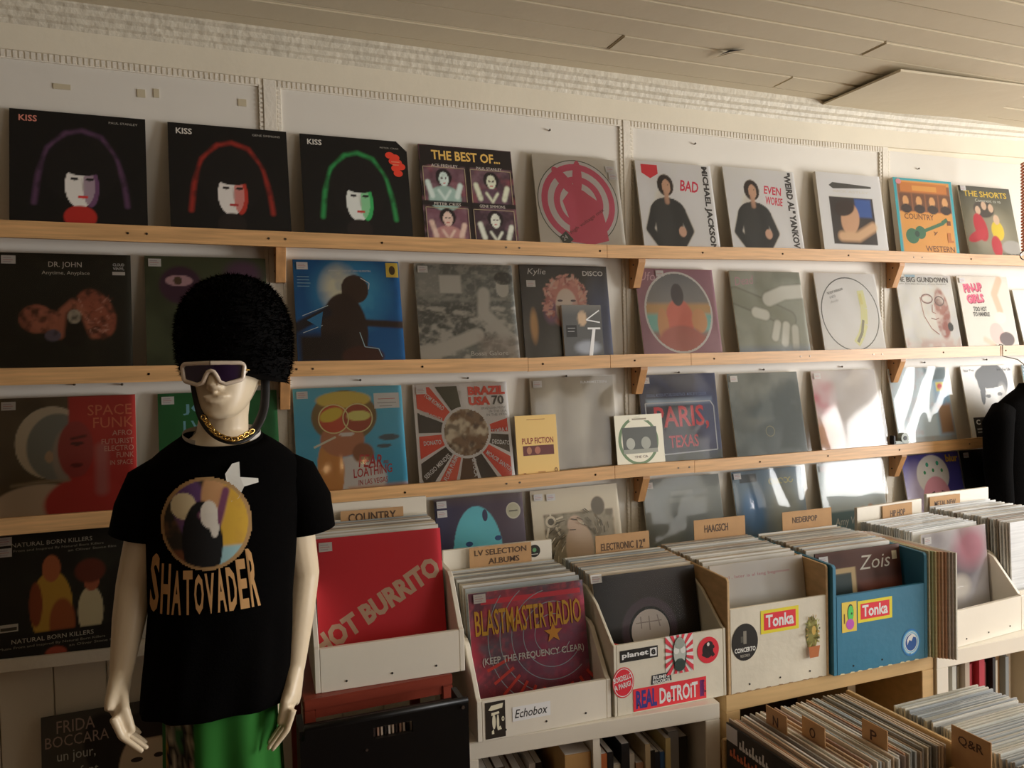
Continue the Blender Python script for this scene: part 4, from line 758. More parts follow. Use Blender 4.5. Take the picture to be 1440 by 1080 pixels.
# box 2: Echobox
a = atZ(672, 1045, ZT); b = a + Vector((.35, -.017, 0))
B2, bw2, _ = rbox('white record box with an Echobox label on its front', a, b, ZT+.0005, .36, .098, .378, M['white'], SLOPE(.098, .36, .378))
fill(B2, bw2, .306, .1, 22, .009, .08, .15, 'sleeve filed in the Echobox box', 'records in the Echobox box', seed=3)
card(B2, bw2, .085, .335, .245, .185, .135, .03, [('LV SELECTION', .08, .82, .84, .12), ('ALBUMS', .3, .63, .5, .12)], 'brown divider card lettered LV SELECTION ALBUMS')
def blast(w, h):
    a = A('#5a3444').ns(5, '#a83044', .8, 3).ns(9, '#4a5664', .7, 5, .55).ns(30, '#c04a58', .4, 9, .58).r(0, 0, 1, .3, '#7a2630', .1, .5).e(.7, .55, .35, .3, '#7a2a50', .8, al=.6)
    p = Print(w, h, a).r(.1, .9, .97, .94, '#d03040')
    for r_, a0, a1 in ((.16, 60, 330), (.26, 60, 320), (.36, 100, 310), (.46, 125, 300), (.56, 140, 255)): p.ring(.7, .6, r_, .003, '#8aa0b0', a0, a1, 30)
    for k in range(14):
        an = math.radians(200+11*k); p.l([(.7+.42*math.cos(an), .6+.42*math.sin(an)), (.7+.62*math.cos(an), max(.02, .6+.62*math.sin(an)))], .012, '#d83a34')
    p.t('BLASTMASTER RADIO', .04, .66, .92, .2, '#e2912c', bold=.012).t('(KEEP THE FREQUENCY CLEAR)', .08, .42, .88, .07, '#e6e0dc', bold=.015, rot=0)
    st = []
    for k in range(10):
        rr = .085 if k % 2 == 0 else .036; st.append((.7+rr*math.sin(math.pi*k/5), .61+rr*math.cos(math.pi*k/5)))
    return p.p(st, '#e8822c')
front(B2, bw2, .075, .0085, .16, 'red and slate album with orange BLASTMASTER RADIO lettering', blast, film=.6, tags=((.04, .99),))
sticker(B2, .02, .004, .05, .088, lambda p: p.r(0, 0, 1, 1, '#1d1712').p([(.15, .78), (.3, .9), (.9, .93), (.85, .8), (.3, .76)], '#cfc5a4').p([(.3, .62), (.7, .66), (.68, .72), (.3, .7)], '#cfc5a4').e(.42, .45, .09, .2, '#cfc5a4').e(.62, .42, .06, .22, '#cfc5a4').p([(.3, .12), (.42, .12), (.4, .25), (.3, .2)], '#cfc5a4').p([(.6, .2), (.8, .22), (.74, .32), (.6, .28)], '#cfc5a4').ring(.87, .5, .05, .02, '#cfc5a4', n=12))
sticker(B2, .088, .035, .098, .035, lambda p: p.r(0, 0, 1, 1, '#efe9de').t('Echobox', .06, .2, .84, .6, '#1c1a18', shear=.2, bold=.008))
sticker(B2, bw2-.085, .332, .036, .036, lambda p: p.e(.5, .5, .5, .5, '#1b1a17').e(.5, .58, .17, .17, '#4a7a52').r(.2, .22, .8, .26, '#cfcabc'), y=.36-.012-.0012)
# box 3: electronic 12" with stickers
a = atZ(864, 1009, ZT) + Vector((.001, 0, 0)); b = a + Vector((.3305, -.014, 0))
B3, bw3, _ = rbox('white record box covered in music stickers, between the Echobox box and the cream crate', a, b, ZT+.0005, .36, .18, .3, M['crate_white'], [(0, .18), (.012, .184), (.1, .26), (.16, .29), (.36, .3)], t=.008)
fill(B3, bw3, .316, .11, 22, .009, .06, .14, 'sleeve filed in the sticker-covered box', 'records in the sticker-covered box', seed=4, jx=.0003)
card(B3, bw3, .12, .34, .23, .18, .145, .04, [('ELECTRONIC', .1, .68, .6, .15), ('12"', .76, .66, .16, .18)], 'brown divider card lettered ELECTRONIC 12"')
front(B3, bw3, .085, .0085, .17, 'black plain sleeve with a pale round record label', lambda w, h: Print(w, h, A('#12110f').e(.6, .75, .35, .4, '#241c18', .9).e(.5, .5, .27, .27, '#3a2c34', .2)).e(.5, .5, .2, .2, '#0d0c0b').e(.505, .49, .185, .185, '#c9bdb6').l([(.42, .62), (.42, .52)], .005, '#8a7d78').l([(.5, .62), (.5, .5)], .005, '#8a7d78').l([(.58, .62), (.6, .52)], .005, '#8a7d78').l([(.37, .57), (.62, .57)], .004, '#8a7d78'), film=.6, tags=((-.02, 1.02),))
sticker(B3, .018, .135, .108, .03, lambda p: p.r(0, 0, 1, 1, '#141312').t('planet', .05, .22, .7, .58, '#e8e4da', bold=.03).r(.79, .15, .97, .85, '#e8e4da').t('e', .82, .25, .12, .5, '#141312', bold=.04))
def face(p):
    p.r(0, 0, 1, 1, '#ded6ca')
    for k in range(16):
        a0, a1 = math.radians(22.5*k), math.radians(22.5*k+11)
        def ed(a): c, s = math.cos(a), math.sin(a); t = .5/max(abs(c), abs(s)); return (.5+t*c, .5+t*s)
        p.p([(.5, .5), ed(a0), ed(a1)], '#c22a38')
    p.e(.5, .5, .25, .45, '#1d2220').e(.5, .56, .22, .38, '#9aa29a').e(.38, .6, .1, .09, '#c9cec6').e(.62, .6, .1, .09, '#c9cec6').e(.5, .78, .18, .14, '#7d857d').e(.5, .22, .2, .16, '#22302c').e(.5, .36, .1, .03, '#2a3a34'); return p
sticker(B3, .148, .083, .082, .1, face)
sticker(B3, .243, .095, .066, .07, lambda p: p.e(.5, .5, .5, .5, '#c41f2c').e(.48, .5, .25, .3, '#1a1012').l([(.25, .3), (.4, .5)], .07, '#1a1012').l([(.75, .25), (.6, .5)], .07, '#1a1012').l([(.78, .62), (.6, .55)], .06, '#1a1012').e(.55, .68, .17, .15, '#1a1012').e(.5, .72, .06, .07, '#cfc6c2'))
sticker(B3, -.004, .045, .06, .078, lambda p: p.e(.5, .5, .5, .5, '#c41f2c').ring(.5, .5, .45, .012, '#e6d8cf').t('BORDELLO', .06, .5, .86, .18, '#e6d8cf', bold=.02, rot=10).t('A PARIGI', .1, .26, .78, .18, '#e6d8cf', bold=.02, rot=10))
sticker(B3, .105, .062, .06, .03, lambda p: p.p([(0, .1), (.05, .9), (.95, .95), (1, .2)], '#26282a').t('RUMPS', .1, .5, .8, .32, '#d8d4ca', bold=.03).t('RECORDS', .08, .15, .84, .3, '#d8d4ca', bold=.03))
sticker(B3, .053, .004, .215, .058, lambda p: p.r(0, 0, 1, 1, '#d0252f').t('REAL', .035, .1, .28, .8, '#2c2a6a', bold=.04).t('DeTROiT', .35, .13, .53, .72, '#e4e2e4', bold=.03).t('MUSIC', .975, .12, .2, .25, '#5a2a60', rot=90))
sticker(B3, .053+.215*.91, .012, .012, .042, lambda p: p.r(0, 0, 1, 1, '#5a2460'))
# box 4: cream crate
a = atZ(1020, 979, ZT) + Vector((.011, 0, 0)); b = a + Vector((.332, -.013, 0))
CS = [(0, .305), (.006, .311), (.36, .32)]
B4, bw4, _ = rbox('worn cream crate with a round CONCERTO sticker', a, b, ZT+.0005, .37, .228, .3, M['crate_white'], CS, t=.008, inner=M['crate_in'])
fill(B4, bw4, .338, .1, 26, .009, .03, .09, 'sleeve filed in the cream crate', 'records in the cream crate', seed=5, jx=.0002)
card(B4, bw4, .13, .352, .238, .19, .15, .03, [('HAAGSCH', .2, .72, .46, .16)], 'brown divider card lettered HAAGSCH')
front(B4, bw4, .06, .0085, .12, 'plain pale grey sleeve with one line of small pink type', lambda w, h: Print(w, h, A('#c3c4c4').hg('#b0a493', .7, 1.1)).t('school . later is al lang begonnen', .04, .86, .8, .035, '#a86a78'), film=.3, tags=())
sticker(B4, .012, .085, .083, .1, lambda p: p.e(.5, .5, .5, .5, '#15120f').r(.44, .45, .56, .8, '#6a665c').r(.34, .5, .44, .66, '#3c3a34').t('CONCERTO', .1, .23, .8, .13, '#ded8c8', bold=.03).t('RECORDS', .32, .1, .36, .07, '#a8a294'))
def tonka(p): return p.r(0, 0, 1, 1, '#e8b824').r(.08, .14, .92, .86, '#c8202c').t('Tonka', .13, .24, .74, .54, '#f2ead8', bold=.03)
sticker(B4, .105, .148, .125, .064, tonka)
def cactus(p):
    p.e(.5, .52, .36, .36, '#6f6a34', 24); r = random.Random(2)
    for k in range(60):
        an = r.uniform(0, 6.28); rr = r.uniform(.6, 1.05); x, y = .5+.36*rr*math.cos(an), .56+.36*rr*math.sin(an)
        p.l([(x, y), (x+.09*math.cos(an), y+.07*math.sin(an))], .018, r.choice(['#4a4a24', '#8a8a48', '#6a5a30', '#9a7a40']))
    return p.p([(.25, .02), (.75, .02), (.85, .26), (.18, .26)], '#96522c').e(.5, .6, .12, .1, '#a8843c', 16)
sticker(B4, .245, .06, .058, .13, cactus)
# box 5: blue crate
a = b + Vector((.005, -.012, 0)); b = a + Vector((.345, -.013, 0)); B5, bw5, _ = rbox('blue painted crate with yellow and red stickers', a, b, ZT+.0005, .37, .222, .31, M['blue'], CS, t=.012)
fill(B5, bw5, .338, .1, 26, .009, .02, .08, 'sleeve filed in the blue crate', 'records in the blue crate', seed=6)
card(B5, bw5, .12, .353, .236, .2, .15, .03, [('NEDERPOP', .2, .74, .5, .13)], 'brown divider card lettered NEDERPOP')
front(B5, bw5, .06, .0085, .1, 'brown wood-look album with a white script name and a picture frame', lambda w, h: Print(w, h, A('#4a2a20').ns(4, '#3a2018', .7, 3).r(.05, .3, .45, .84, '#c9a878', .01).r(.1, .3, .4, .79, '#2f3e40', .01).r(.5, .5, 1, .68, '#6a3a2c', .1)).t('Zois', .5, .8, .36, .13, '#e0cfc0', shear=.25).r(.9, .86, .96, .94, '#cfc0a0'), film=.6, tags=((.03, .97),), card=CARDK)
sticker(B5, .03, .118, .052, .085, lambda p: p.r(0, 0, 1, 1, '#e0a93c').e(.58, .62, .22, .3, '#2d2a1e', 20).e(.6, .6, .19, .27, '#3fae48', 20).e(.55, .25, .27, .18, '#a0409a', 20).r(.14, .3, .2, .62, '#5a4020').e(.66, .6, .04, .04, '#222'))
sticker(B5, .086, .138, .125, .062, tonka)
def roundblue(p):
    p.e(.5, .5, .5, .5, '#1d5c9a').e(.5, .5, .44, .44, '#5aa0cc').e(.5, .5, .33, .33, '#dfe8ec').e(.5, .5, .3, .3, '#16407e')
    return p.p([(.3, .42), (.4, .6), (.52, .55), (.62, .7), (.74, .66), (.7, .76), (.55, .8), (.38, .74), (.28, .6)], '#dfe8ec').ring(.5, .5, .385, .012, '#cfe0ea')
sticker(B5, .245, .015, .07, .08, roundblue)
for k in range(9):   # chipped paint along the lower edge
    xx = .02+.035*k+random.uniform(-.01, .01); sticker(B5, xx, 0, .02, .004, lambda p: p.p([(0, 0), (1, 0), (.8, .7), (.3, .9)], '#c9b98a'), 'paint_chip', m=M['prm'])
    sticker(B4, xx, 0, .02, .0035, lambda p: p.p([(0, 0), (1, 0), (.8, .7), (.3, .9)], '#7a6044'), 'paint_chip', m=M['prm'])
# sleeves standing sideways next to the blue crate
sx = B5.matrix_basis @ Vector((bw5+.006, 0, 0))
for k in range(9):
    c = ['#e0d8b4', '#a8ad84', '#ddd0a0', '#cda078', '#d4b090', '#bf9070', '#c8bcae', '#bfb2a8', '#dcd8ca'][k]
    o = bpy.data.objects.new('record_sleeve', recmesh(c)); link(o); o.matrix_world = Matrix.Translation((sx.x+.004+.0062*k, sx.y+.155-.006*k, ZT+.001)) @ Matrix.Rotation(math.pi/2-.02, 4, 'Z')
    tag(o, 'sleeve standing edge-on between the blue crate and the hip hop box', 'record', 'sleeves beside the blue crate')
# box 6: hip hop
a, b = atZ(1334, 914, ZT) + Vector((.012, 0, 0)), atZ(1437, 886, ZT); b = a + (b-a).normalized()*.35
B6, bw6, _ = rbox('white record box marked HIP HOP beside the sideways sleeves', a, b, ZT+.0005, .36, .11, .37, M['white'], SLOPE(.11, .36, .37))
fill(B6, bw6, .32, .13, 22, .009, .05, .05, 'sleeve filed in the hip hop box', 'records in the hip hop box', ['#e6e6e4', '#dcdedf', '#cfd4d6', '#d8d2c8', '#efefec'], 7)
card(B6, bw6, .13, .341, .195, .15, .17, .02, [('HIP HOP', .25, .76, .5, .13)], 'brown divider card lettered HIP HOP')
front(B6, bw6, .098, .0085, .06, 'clouded grey album in frosted plastic leaning in the hip hop box', lambda w, h: Print(w, h, A('#a9a6aa').ns(4, '#8a868e', .7, 3).e(.6, .6, .3, .2, '#6a646a', .8).e(.75, .8, .25, .2, '#a86a78', .9).e(.55, .4, .15, .12, '#c9c0b4', .6).r(0, 0, 1, .1, '#c9ccd0', .1)), film=2)
# box 7: metal new
a = B6.matrix_basis @ Vector((bw6+.02, .03, 0)); b = a + Vector((.35, 0, 0))
B7, bw7, _ = rbox('white record box marked METAL NEW near the black jacket', a, b, ZT+.0005, .36, .11, .375, M['white'], SLOPE(.11, .36, .375))
fill(B7, bw7, .33, .03, 28, .012, .03, .03, 'sleeve filed in the metal box', 'records in the metal box', ['#e6e6e4', '#dcdedf', '#cfd4d6', '#d8d2c8', '#9a8a7a'], 8)
card(B7, bw7, .02, .342, .245, .155, .12, .0, [('METAL NEW', .15, .7, .7, .16)], 'brown divider card lettered METAL NEW')
# ---- front bins
def bin_(label, x0_, x1_, y0_, y1_, zb, zt):
    o = empty('record_bin', (x0_, y0_, 0), label, 'bin'); w, d = x1_-x0_, y1_-y0_
    for x in (0, w-.012): box('side_panel', x, x+.012, 0, d, zb, zt-(.16 if x == 0 else 0), M['birch'], o, .002)
    box('front_panel', .0125, w-.0125, 0, .012, zb, zt-.05, M['birch'], o, .002); box('back_panel', .0125, w-.0125, d-.012, d, zb, zt-.05, M['birch'], o, .002); box('bottom_panel', .0125, w-.0125, .0125, d-.0125, zb, zb+.012, M['birch'], o)
    for x in (.0, w-.04):
        for y in (.0, d-.04): box('leg', x, x+.04, y, y+.04, 0, zb-.0005, M['birch'], o)
    return o
ZR = .742
n0 = atZ(1020, 1008, ZR); n1 = atZ(1265, 1000, ZR)
bx0, bx1, byb = n0.x-.016, n1.x+.006, n0.y+.014
BN = bin_('birch record bin with lettered divider cards N to R', bx0, bx1, byb-.35, byb, .40, ZR-.012)
r = random.Random(5); Mx = Matrix.Identity(4); X = bx0+.026; k = 0; pal = WARM+EDGE
while X < bx1-.03:
    f = (X-bx0)/(bx1-bx0); e = filed(Mx, X, byb-.175+r.uniform(-.006, .006), .414+r.uniform(0, .012), r.uniform(-.006, .006), math.pi/2, (WARM if r.random() < .75-.5*f else EDGE)[r.randrange(9)], 'sleeve filed in the lettered birch bin', 'records in the lettered bin'); X += .0092; k += 1
def lead(w, h):
    p = Print(w, h, A('#1f1d1b').ns(3, '#2e2a26', .7, 2)).r(.0, .86, .14, .99, '#b8b4b4')
    for k in range(9): p.l([(.17+.04*k, .85), (.175+.04*k, .85+[.06, .09, .05][k % 3])], .009, '#c9c4bc').e(.185+.04*k, .865, .012, .016, '#c9c4bc', 10)
    for k in range(10): p.l([(.06+.045*k, .75), (.065+.045*k, .75+[.05, .08, .05][k % 3])], .01, '#b85a3c').e(.075+.045*k, .765, .013, .016, '#b85a3c', 10)
    return p
e = box('record_sleeve', -.157, .157, -.002, .002, 0, .314, CARDK); e.matrix_world = Matrix.Translation((bx0+.018, byb-.175, .416)) @ Matrix.Rotation(-math.pi/2, 4, 'Z')
tag(e, 'black album with white and orange title, first in the lettered bin', 'record'); lead(.314, .314).build('cover_print', e, M['pr'], (-.157, -.0026, 0))
for px, py, s in ((1092, 1012, 'N'), (1144, 1028, 'O'), (1230, 1032, 'P'), (1366, 1045, 'Q&R')):
    p = atZ(px, py, ZR+.015); ww = .075 if len(s) == 1 else .1
    c = box('divider_card', -ww/2, ww/2, -.0012, .0012, -.2, .03, M['card']); c.location = (min(p.x, bx1-.02), p.y, ZR+.008); c.rotation_euler = (0, 0, -math.pi/2)
    tag(c, 'brown tab card lettered %s in the birch bin' % s, 'divider card')
    Print(ww, .05).t(s, .34 if len(s) == 1 else .18, .22, .26 if len(s) == 1 else .64, .5, '#3a2218', bold=.01).build('lettering', c, M['prm'], (-ww/2, -.0018, -.022))
q0 = atZ(1280, 985, ZR)
BQ = bin_('birch record bin of pale sleeves facing the room, next to the lettered bin', bx1+.012, bx1+.012+.352, q0.y-.45, q0.y+.016, .40, ZR-.06)
yy = q0.y-.004; k = 0
while yy > q0.y-.41:
    filed(Mx, bx1+.188+r.uniform(-.005, .005), yy, .414+r.uniform(0, .008), -.05, 0, r.choice(['#cfcfc8', '#c9c9c0', '#b8bcbc', '#d6d2c4', '#a8adb0', '#dcdad2']), 'pale sleeve filed facing the room in the second birch bin', 'records in the second bin'); yy -= .0095
# ---- red table and black case
TB = empty('side_table', (.178, -.6, 0), 'small red-brown table under the country record box', 'table')
box('table_top', 0, .345, 0, .34, .905, .9295, M['red'], TB, .002); box('apron', .026, .319, .004, .02, .885, .9048, M['red'], TB)
for x in (0, .32):
    for y in (0, .315): box('leg', x, x+.025, y, y+.025, 0, .9045, M['red'], TB, .002)
KC = empty('record_case', (.154, -.735, 0), 'glossy black record case with a hand slot, in front of the red table', 'case', rz=-.03)
bm = bmesh.new(); bmbox(bm, 0, .36, 0, .012, .5, .88); bmbox(bm, 0, .15, 0, .012, .88, .905); bmbox(bm, .235, .36, 0, .012, .88, .905); bmbox(bm, 0, .36, 0, .012, .905, .925)
frombm('front_panel', bm, M['black'], KC)
tube('rim', [(.006, .006, .905), (.012, .006, .926), (.36, .006, .926)], .0075, M['black'], KC)
box('side_panel', 0, .012, .0125, .1, .5, .918, M['black'], KC); box('side_panel', .348, .36, .0125, .1, .5, .918, M['black'], KC); box('back_panel', .0125, .3475, .088, .1, .5, .895, M['black'], KC); box('bottom_panel', .0125, .3475, .0125, .0875, .5, .512, M['black'], KC)
bm = bmesh.new(); tubebm(bm, [(.347, -.001, .915), (.347, -.004, .915)], .004, 8); frombm('rivet', bm, M['steel'], KC)
bm = bmesh.new(); tubebm(bm, [(.135, -.001, .862), (.135, -.003, .862)], .003, 8); frombm('rivet', bm, M['steel'], KC)
for k in range(12):
    c = ['#d8c0a8', '#3a2a24', '#b08a74', '#c9b4a0', '#241c18', '#d9cdbf'][k % 6]
    e = box('record_sleeve', 0, .004, .0, .06, 0, .384, bookmat(c)); e.location = KC.matrix_basis @ Vector((.145+.008*k, .016, .5125)); e.rotation_euler = (0, 0, -.03)
    tag(e, 'sleeve edge seen through the hand slot of the black case', 'record', 'records in the black case')
box('stand', .02, .34, .005, .115, 0, .4995, M['black'], KC)
# ================================================================ mannequin with hat and glasses
MX, MY = .028, -.68
MAN = empty('mannequin', (MX, MY, 0), 'cream shop mannequin in a black printed t-shirt and green skirt', 'mannequin')
def interp(tab, z):
    if z <= tab[0][0]: return tab[0][1:]
    for a, b in zip(tab, tab[1:]):
        if a[0] <= z <= b[0]:
            f = (z-a[0])/(b[0]-a[0]); return tuple(p+(q-p)*f for p, q in zip(a[1:], b[1:]))
    return tab[-1][1:]
CH = 1.574   # chin height
HY = math.radians(-17)   # head turned
HEAD = Matrix.Translation((0.014, 0, CH)) @ Matrix.Rotation(HY, 4, 'Z')
bm = bmesh.new()
HT = [(0, .018, -.078, -.03), (.006, .03, -.087, -.015), (.018, .041, -.09, .01), (.035, .05, -.088, .035), (.055, .057, -.086, .06), (.08, .062, -.085, .08), (.105, .066, -.086, .09), (.13, .07, -.088, .095), (.16, .071, -.083, .093), (.185, .062, -.066, .078), (.205, .04, -.035, .05), (.212, .015, -.01, .025)]
rings = []
for z in [i*.212/26 for i in range(27)]:
    w_, f_, b_ = interp(HT, z); c = (f_+b_)/2; d = (b_-f_)/2; rg = []
    for k in range(32):
        t = 2*math.pi*k/32; ct, st = math.cos(t), math.sin(t); e_ = .85
        x = w_*math.copysign(abs(ct)**e_, ct); y = c+d*math.copysign(abs(st)**e_, st)
        if st < -.3 and .085 < z < .125: y += .006*max(0, 1-((abs(x)-.03)/.022)**2)     # eye sockets
        rg.append(HEAD @ Vector((x, y, z)))
    rings.append(rg)
loftbm(bm, rings)
def hp(*p): return HEAD @ Vector(p)
tubebm(bm, [hp(0, -.084, .115), hp(0, -.094, .09), hp(0, -.104, .068), hp(0, -.092, .058)], [.008, .009, .011, .006], 10)
for s in (-1, 1):
    ballbm(bm, hp(s*.009, -.094, .062), (.007, .008, .006), 10); ballbm(bm, hp(s*.068, .012, .085), (.008, .018, .03), 12)
    ballbm(bm, hp(s*.01, -.0885, .0445), (.016, .008, .0045), 12)
ballbm(bm, hp(0, -.0875, .036), (.02, .009, .0055), 12); ballbm(bm, hp(0, -.076, .014), (.022, .014, .014), 14)
# neck and trunk
tubebm(bm, [(0, .028, 1.46), (0, .025, 1.53), (.006, .022, 1.58), (.012, .02, 1.64)], [(.07, .06), (.052, .05), (.047, .05), (.05, .05)], 20)
TR = [(.93, .09, .075), (1.02, .1, .08), (1.12, .105, .08), (1.25, .125, .09), (1.36, .132, .1), (1.44, .135, .09), (1.49, .11, .07), (1.52, .08, .06), (1.545, .045, .045)]
loftbm(bm, [[(a_*math.cos(2*math.pi*k/28), .015+b_*math.sin(2*math.pi*k/28), z) for k in range(28)] for z, a_, b_ in TR])
for s in (-1, 1):   # legs
    tubebm(bm, [(s*.045-.015, .015, .97), (s*.05-.015, .01, .75), (s*.06-.015, .015, .5), (s*.07-.015, .02, .45), (s*.075-.01, .03, .3), (s*.075, .03, .1), (s*.075, .0, .05)], [.055, .05, .05, .048, .05, .033, .035], 16)
    tubebm(bm, [(s*.075, .04, .035), (s*.08, -.05, .03), (s*.085, -.14, .02)], [(.035, .03), (.04, .025), (.035, .015)], 12)
# arms hang, elbows slightly out; hands relaxed
def arm(s, sh, el, wr, hand, tips, thumb):
    V = Vector; sh, el, wr, hand = V(sh), V(el), V(wr), V(hand)
    mid = (sh+el)/2; m2 = el*.6+wr*.4
    tubebm(bm, [sh, mid, el, m2, wr], [.045, .04, .034, .031, .021], 16)
    d = (hand-wr); tubebm(bm, [wr-d*.15, wr+d*.3, wr+d*.75, hand], [(.02, .021), (.019, .03), (.017, .037), (.013, .036)], 14)
    for i, t in enumerate(tips):
        b = V(t[0]); tubebm(bm, [V(b), V(t[1]), V(t[2])], [.0085, .0072, .0056], 8); ballbm(bm, V(t[2]), .0058, 8)
    tubebm(bm, [V(thumb[0]), V(thumb[1]), V(thumb[2])], [.013, .011, .008], 8); ballbm(bm, V(thumb[2]), .008, 8)
def fingers(base, dx, ys, curl):
    out = []
    for i, y in enumerate(ys):
        L = [.07, .08, .075, .058][i]; b = (base[0], base[1]+y, base[2]+.008-.004*abs(i-1)); 
        m_ = (b[0]+dx*L*.2, b[1]-.004, b[2]-L*.55); t = (b[0]+dx*L*(.2+curl), b[1]-.008, b[2]-L*.98); out.append((b, m_, t))
    return out
# viewer's left
hl = (-.208, -.05, 1.03)
arm(-1, (-.118, .01, 1.45), (-.172, .02, 1.25), (-.198, -.02, 1.09), hl, fingers(hl, 1, (-.033, -.011, .011, .031), .45), ((-.197, -.042, 1.07), (-.19, -.072, 1.04), (-.178, -.076, 1.0)))
hr = (.112, -.055, .985)
arm(1, (.122, .0, 1.44), (.152, .02, 1.23), (.123, -.025, 1.045), hr, fingers(hr, -1, (-.033, -.011, .011, .031), .4), ((.113, -.048, 1.03), (.098, -.078, 1.0), (.088, -.08, .965)))
me = bpy.data.meshes.new('tmp'); bmesh.ops.recalc_face_normals(bm, faces=bm.faces[:]); bm.to_mesh(me); bm.free(); to = bpy.data.objects.new('tmp', me); COL.objects.link(to)
rm = to.modifiers.new('r', 'REMESH'); rm.mode = 'VOXEL'; rm.voxel_size = .0036; sm = to.modifiers.new('s', 'SMOOTH'); sm.iterations = 4; sm.factor = .5
dg = bpy.context.evaluated_depsgraph_get(); nm = bpy.data.meshes.new_from_object(to.evaluated_get(dg)); bpy.data.objects.remove(to)
nm.name = 'body'; nm.materials.clear(); nm.materials.append(M['skin']); nm.polygons.foreach_set('use_smooth', [True]*len(nm.polygons))
link(bpy.data.objects.new('body', nm), MAN)
box('base_plate', -.11, .105, -.15, .12, 0, .006, M['steel'], MAN, .002)
# t-shirt: open shell from collar to hem, sleeves as tubes
ST = [(1.0, .15, .115), (1.1, .141, .113), (1.2, .138, .115), (1.3, .145, .12), (1.4, .152, .12), (1.45, .155, .11), (1.48, .148, .098), (1.505, .125, .088), (1.522, .1, .08), (1.535, .078, .074)]
SX = lambda z: -.02*max(0, min(1, (1.4-z)/.4))
def shirt_pt(t, z, grow=0):
    a_, b_ = interp(ST, z); ct, st = math.cos(t), math.sin(t); zz = z
    if z > 1.5: zz = z - .012*(z-1.5)/.035*max(0, -st)*1.6 + .012*(z-1.5)/.035*max(0, st)
    fold = .004*math.sin(t*7+z*9)*max(0, (1.3-z)/.3)+.003*math.sin(t*13-z*14)*max(0, (1.25-z)/.25)
    return Vector((SX(z)+(a_+grow+fold)*math.copysign(abs(ct)**.9, ct), .012+(b_+grow+fold)*math.copysign(abs(st)**.9, st), zz))
bm = bmesh.new(); zs = [1.0+(1.535-1.0)*i/44 for i in range(45)]
loftbm(bm, [[shirt_pt(2*math.pi*k/64, z) for k in range(64)] for z in zs], close=False)
for s, pts, rr in ((-1, [(-.1, .012, 1.465), (-.13, .01, 1.44), (-.152, .012, 1.395), (-.166, .014, 1.345)], [.045, .056, .053, .05]), (1, [(.1, .012, 1.46), (.135, .008, 1.435), (.16, .01, 1.385), (.168, .012, 1.325)], [.045, .056, .055, .053])):
    tubebm(bm, pts, rr, 24, cap=False)
sh = frombm('t_shirt', bm, M['cloth'], MAN, True); so = sh.modifiers.new('t', 'SOLIDIFY'); so.thickness = .0025
# collar rib and lining
bm = bmesh.new(); loftbm(bm, [[shirt_pt(2*math.pi*k/48, 1.535)+Vector((0, 0, dz)) + Vector((math.cos(2*math.pi*k/48)*g, math.sin(2*math.pi*k/48)*g, 0)) for k in range(48)] for dz, g in ((-.012, .007), (.001, .001), (.004, -.003), (.0, -.006), (-.012, -.004))], close=False)
frombm('collar', bm, M['cloth'], sh, True)
lv = []; lk = 34
for k in range(lk+1):
    t = math.radians(-50+280*k/lk)
    for g, z in ((.010, 1.525), (.012, 1.545)): p = shirt_pt(t, 1.53); lv.append((p.x-math.cos(t)*g, p.y-math.sin(t)*g, p.z+z-1.53))
lo_ = mk('collar_lining', lv, [(2*k, 2*k+2, 2*k+3, 2*k+1) for k in range(lk)], M['lining'], sh, True)
# printed picture on the chest, laid on the cloth
def chest(x, z):
    a_, b_ = interp(ST, z); u = max(-.98, min(.98, (x-SX(z))/a_)); st = (1-abs(u)**(2/.9))**(.9/2); return .012-(b_+.004)*st-.0025
pw, ph = .222, .258; a = A('#0d0c0c', 90)
a.mix('#8a6a44', np.clip((1-np.hypot((a.X-.54)/.37, (a.Y-.63)/.345))/.02+.5, 0, 1))
in_ = np.clip((1-np.hypot((a.X-.535)/.335, (a.Y-.63)/.315))/.02+.5, 0, 1)
b2 = A('#241f18', 90).e(.42, .75, .14, .25, '#4a3058', .5, 15).r(.58, .4, 1, 1, '#b98a2c', .05).e(.6, .8, .1, .2, '#a87850', .5).r(.6, .25, 1, .46, '#7aa2a8', .02).r(.15, .25, .45, .45, '#5a3420', .02).ns(10, '#8a5a34', .25, 2, .6)
b2.e(.36, .77, .1, .095, '#c9b48a', .12).ns(2, '#000000', 0).e(.5, .5, .16, .3, '#0b0a0b', .1).l([(.5, .7), (.62, .62), (.7, .86)], .03, '#5a3048', .02).e(.56, .7, .07, .1, '#d0c8b8', .2).e(.6, .6, .035, .07, '#d0c8b8', .3)
a.c = a.c*(1-in_[..., None]) + b2.c*in_[..., None]
pr = Print(pw, ph, a)
pr.p([(.72, .86), (.7, .98), (.76, 1.05), (.82, 1.06), (.82, .95), (.97, .93), (.97, .9), (.85, .88), (.8, .8), (.74, .78)], '#d8d2c6')
lt = 'SHATOVADER'
for k, ch in enumerate(lt):
    x0_ = .09+.083*k; lo, hi = -.03, .3+(.12 if k in (0, 9) else .05 if k in (1, 8) else 0)-.03*(k in (4, 5)); 
    v, f, mxx = glyphs(ch, .03); q = v/mxx; q = np.stack([x0_+q[:, 0]*.075+.07*(q[:, 1]-1)*(1-k/4.5)*(-.0 if k > 9 else 1)*.6, lo+q[:, 1]*(hi-lo)], 1); pr.add(q.tolist(), f, '#a87a4c')
keepm = (np.hypot((a.X-.54)/.37, (a.Y-.63)/.345) < 1.0)
nb = a.n; kf = [i for i in range(nb*nb) if keepm[i//nb, i % nb] and keepm[i//nb+1, i % nb+1]]
cc = pr.fc[0].reshape(-1, 4, 3); pr.f = [pr.f[i] for i in kf] + pr.f[nb*nb:]; pr.fc[0] = cc[kf].reshape(-1, 3)
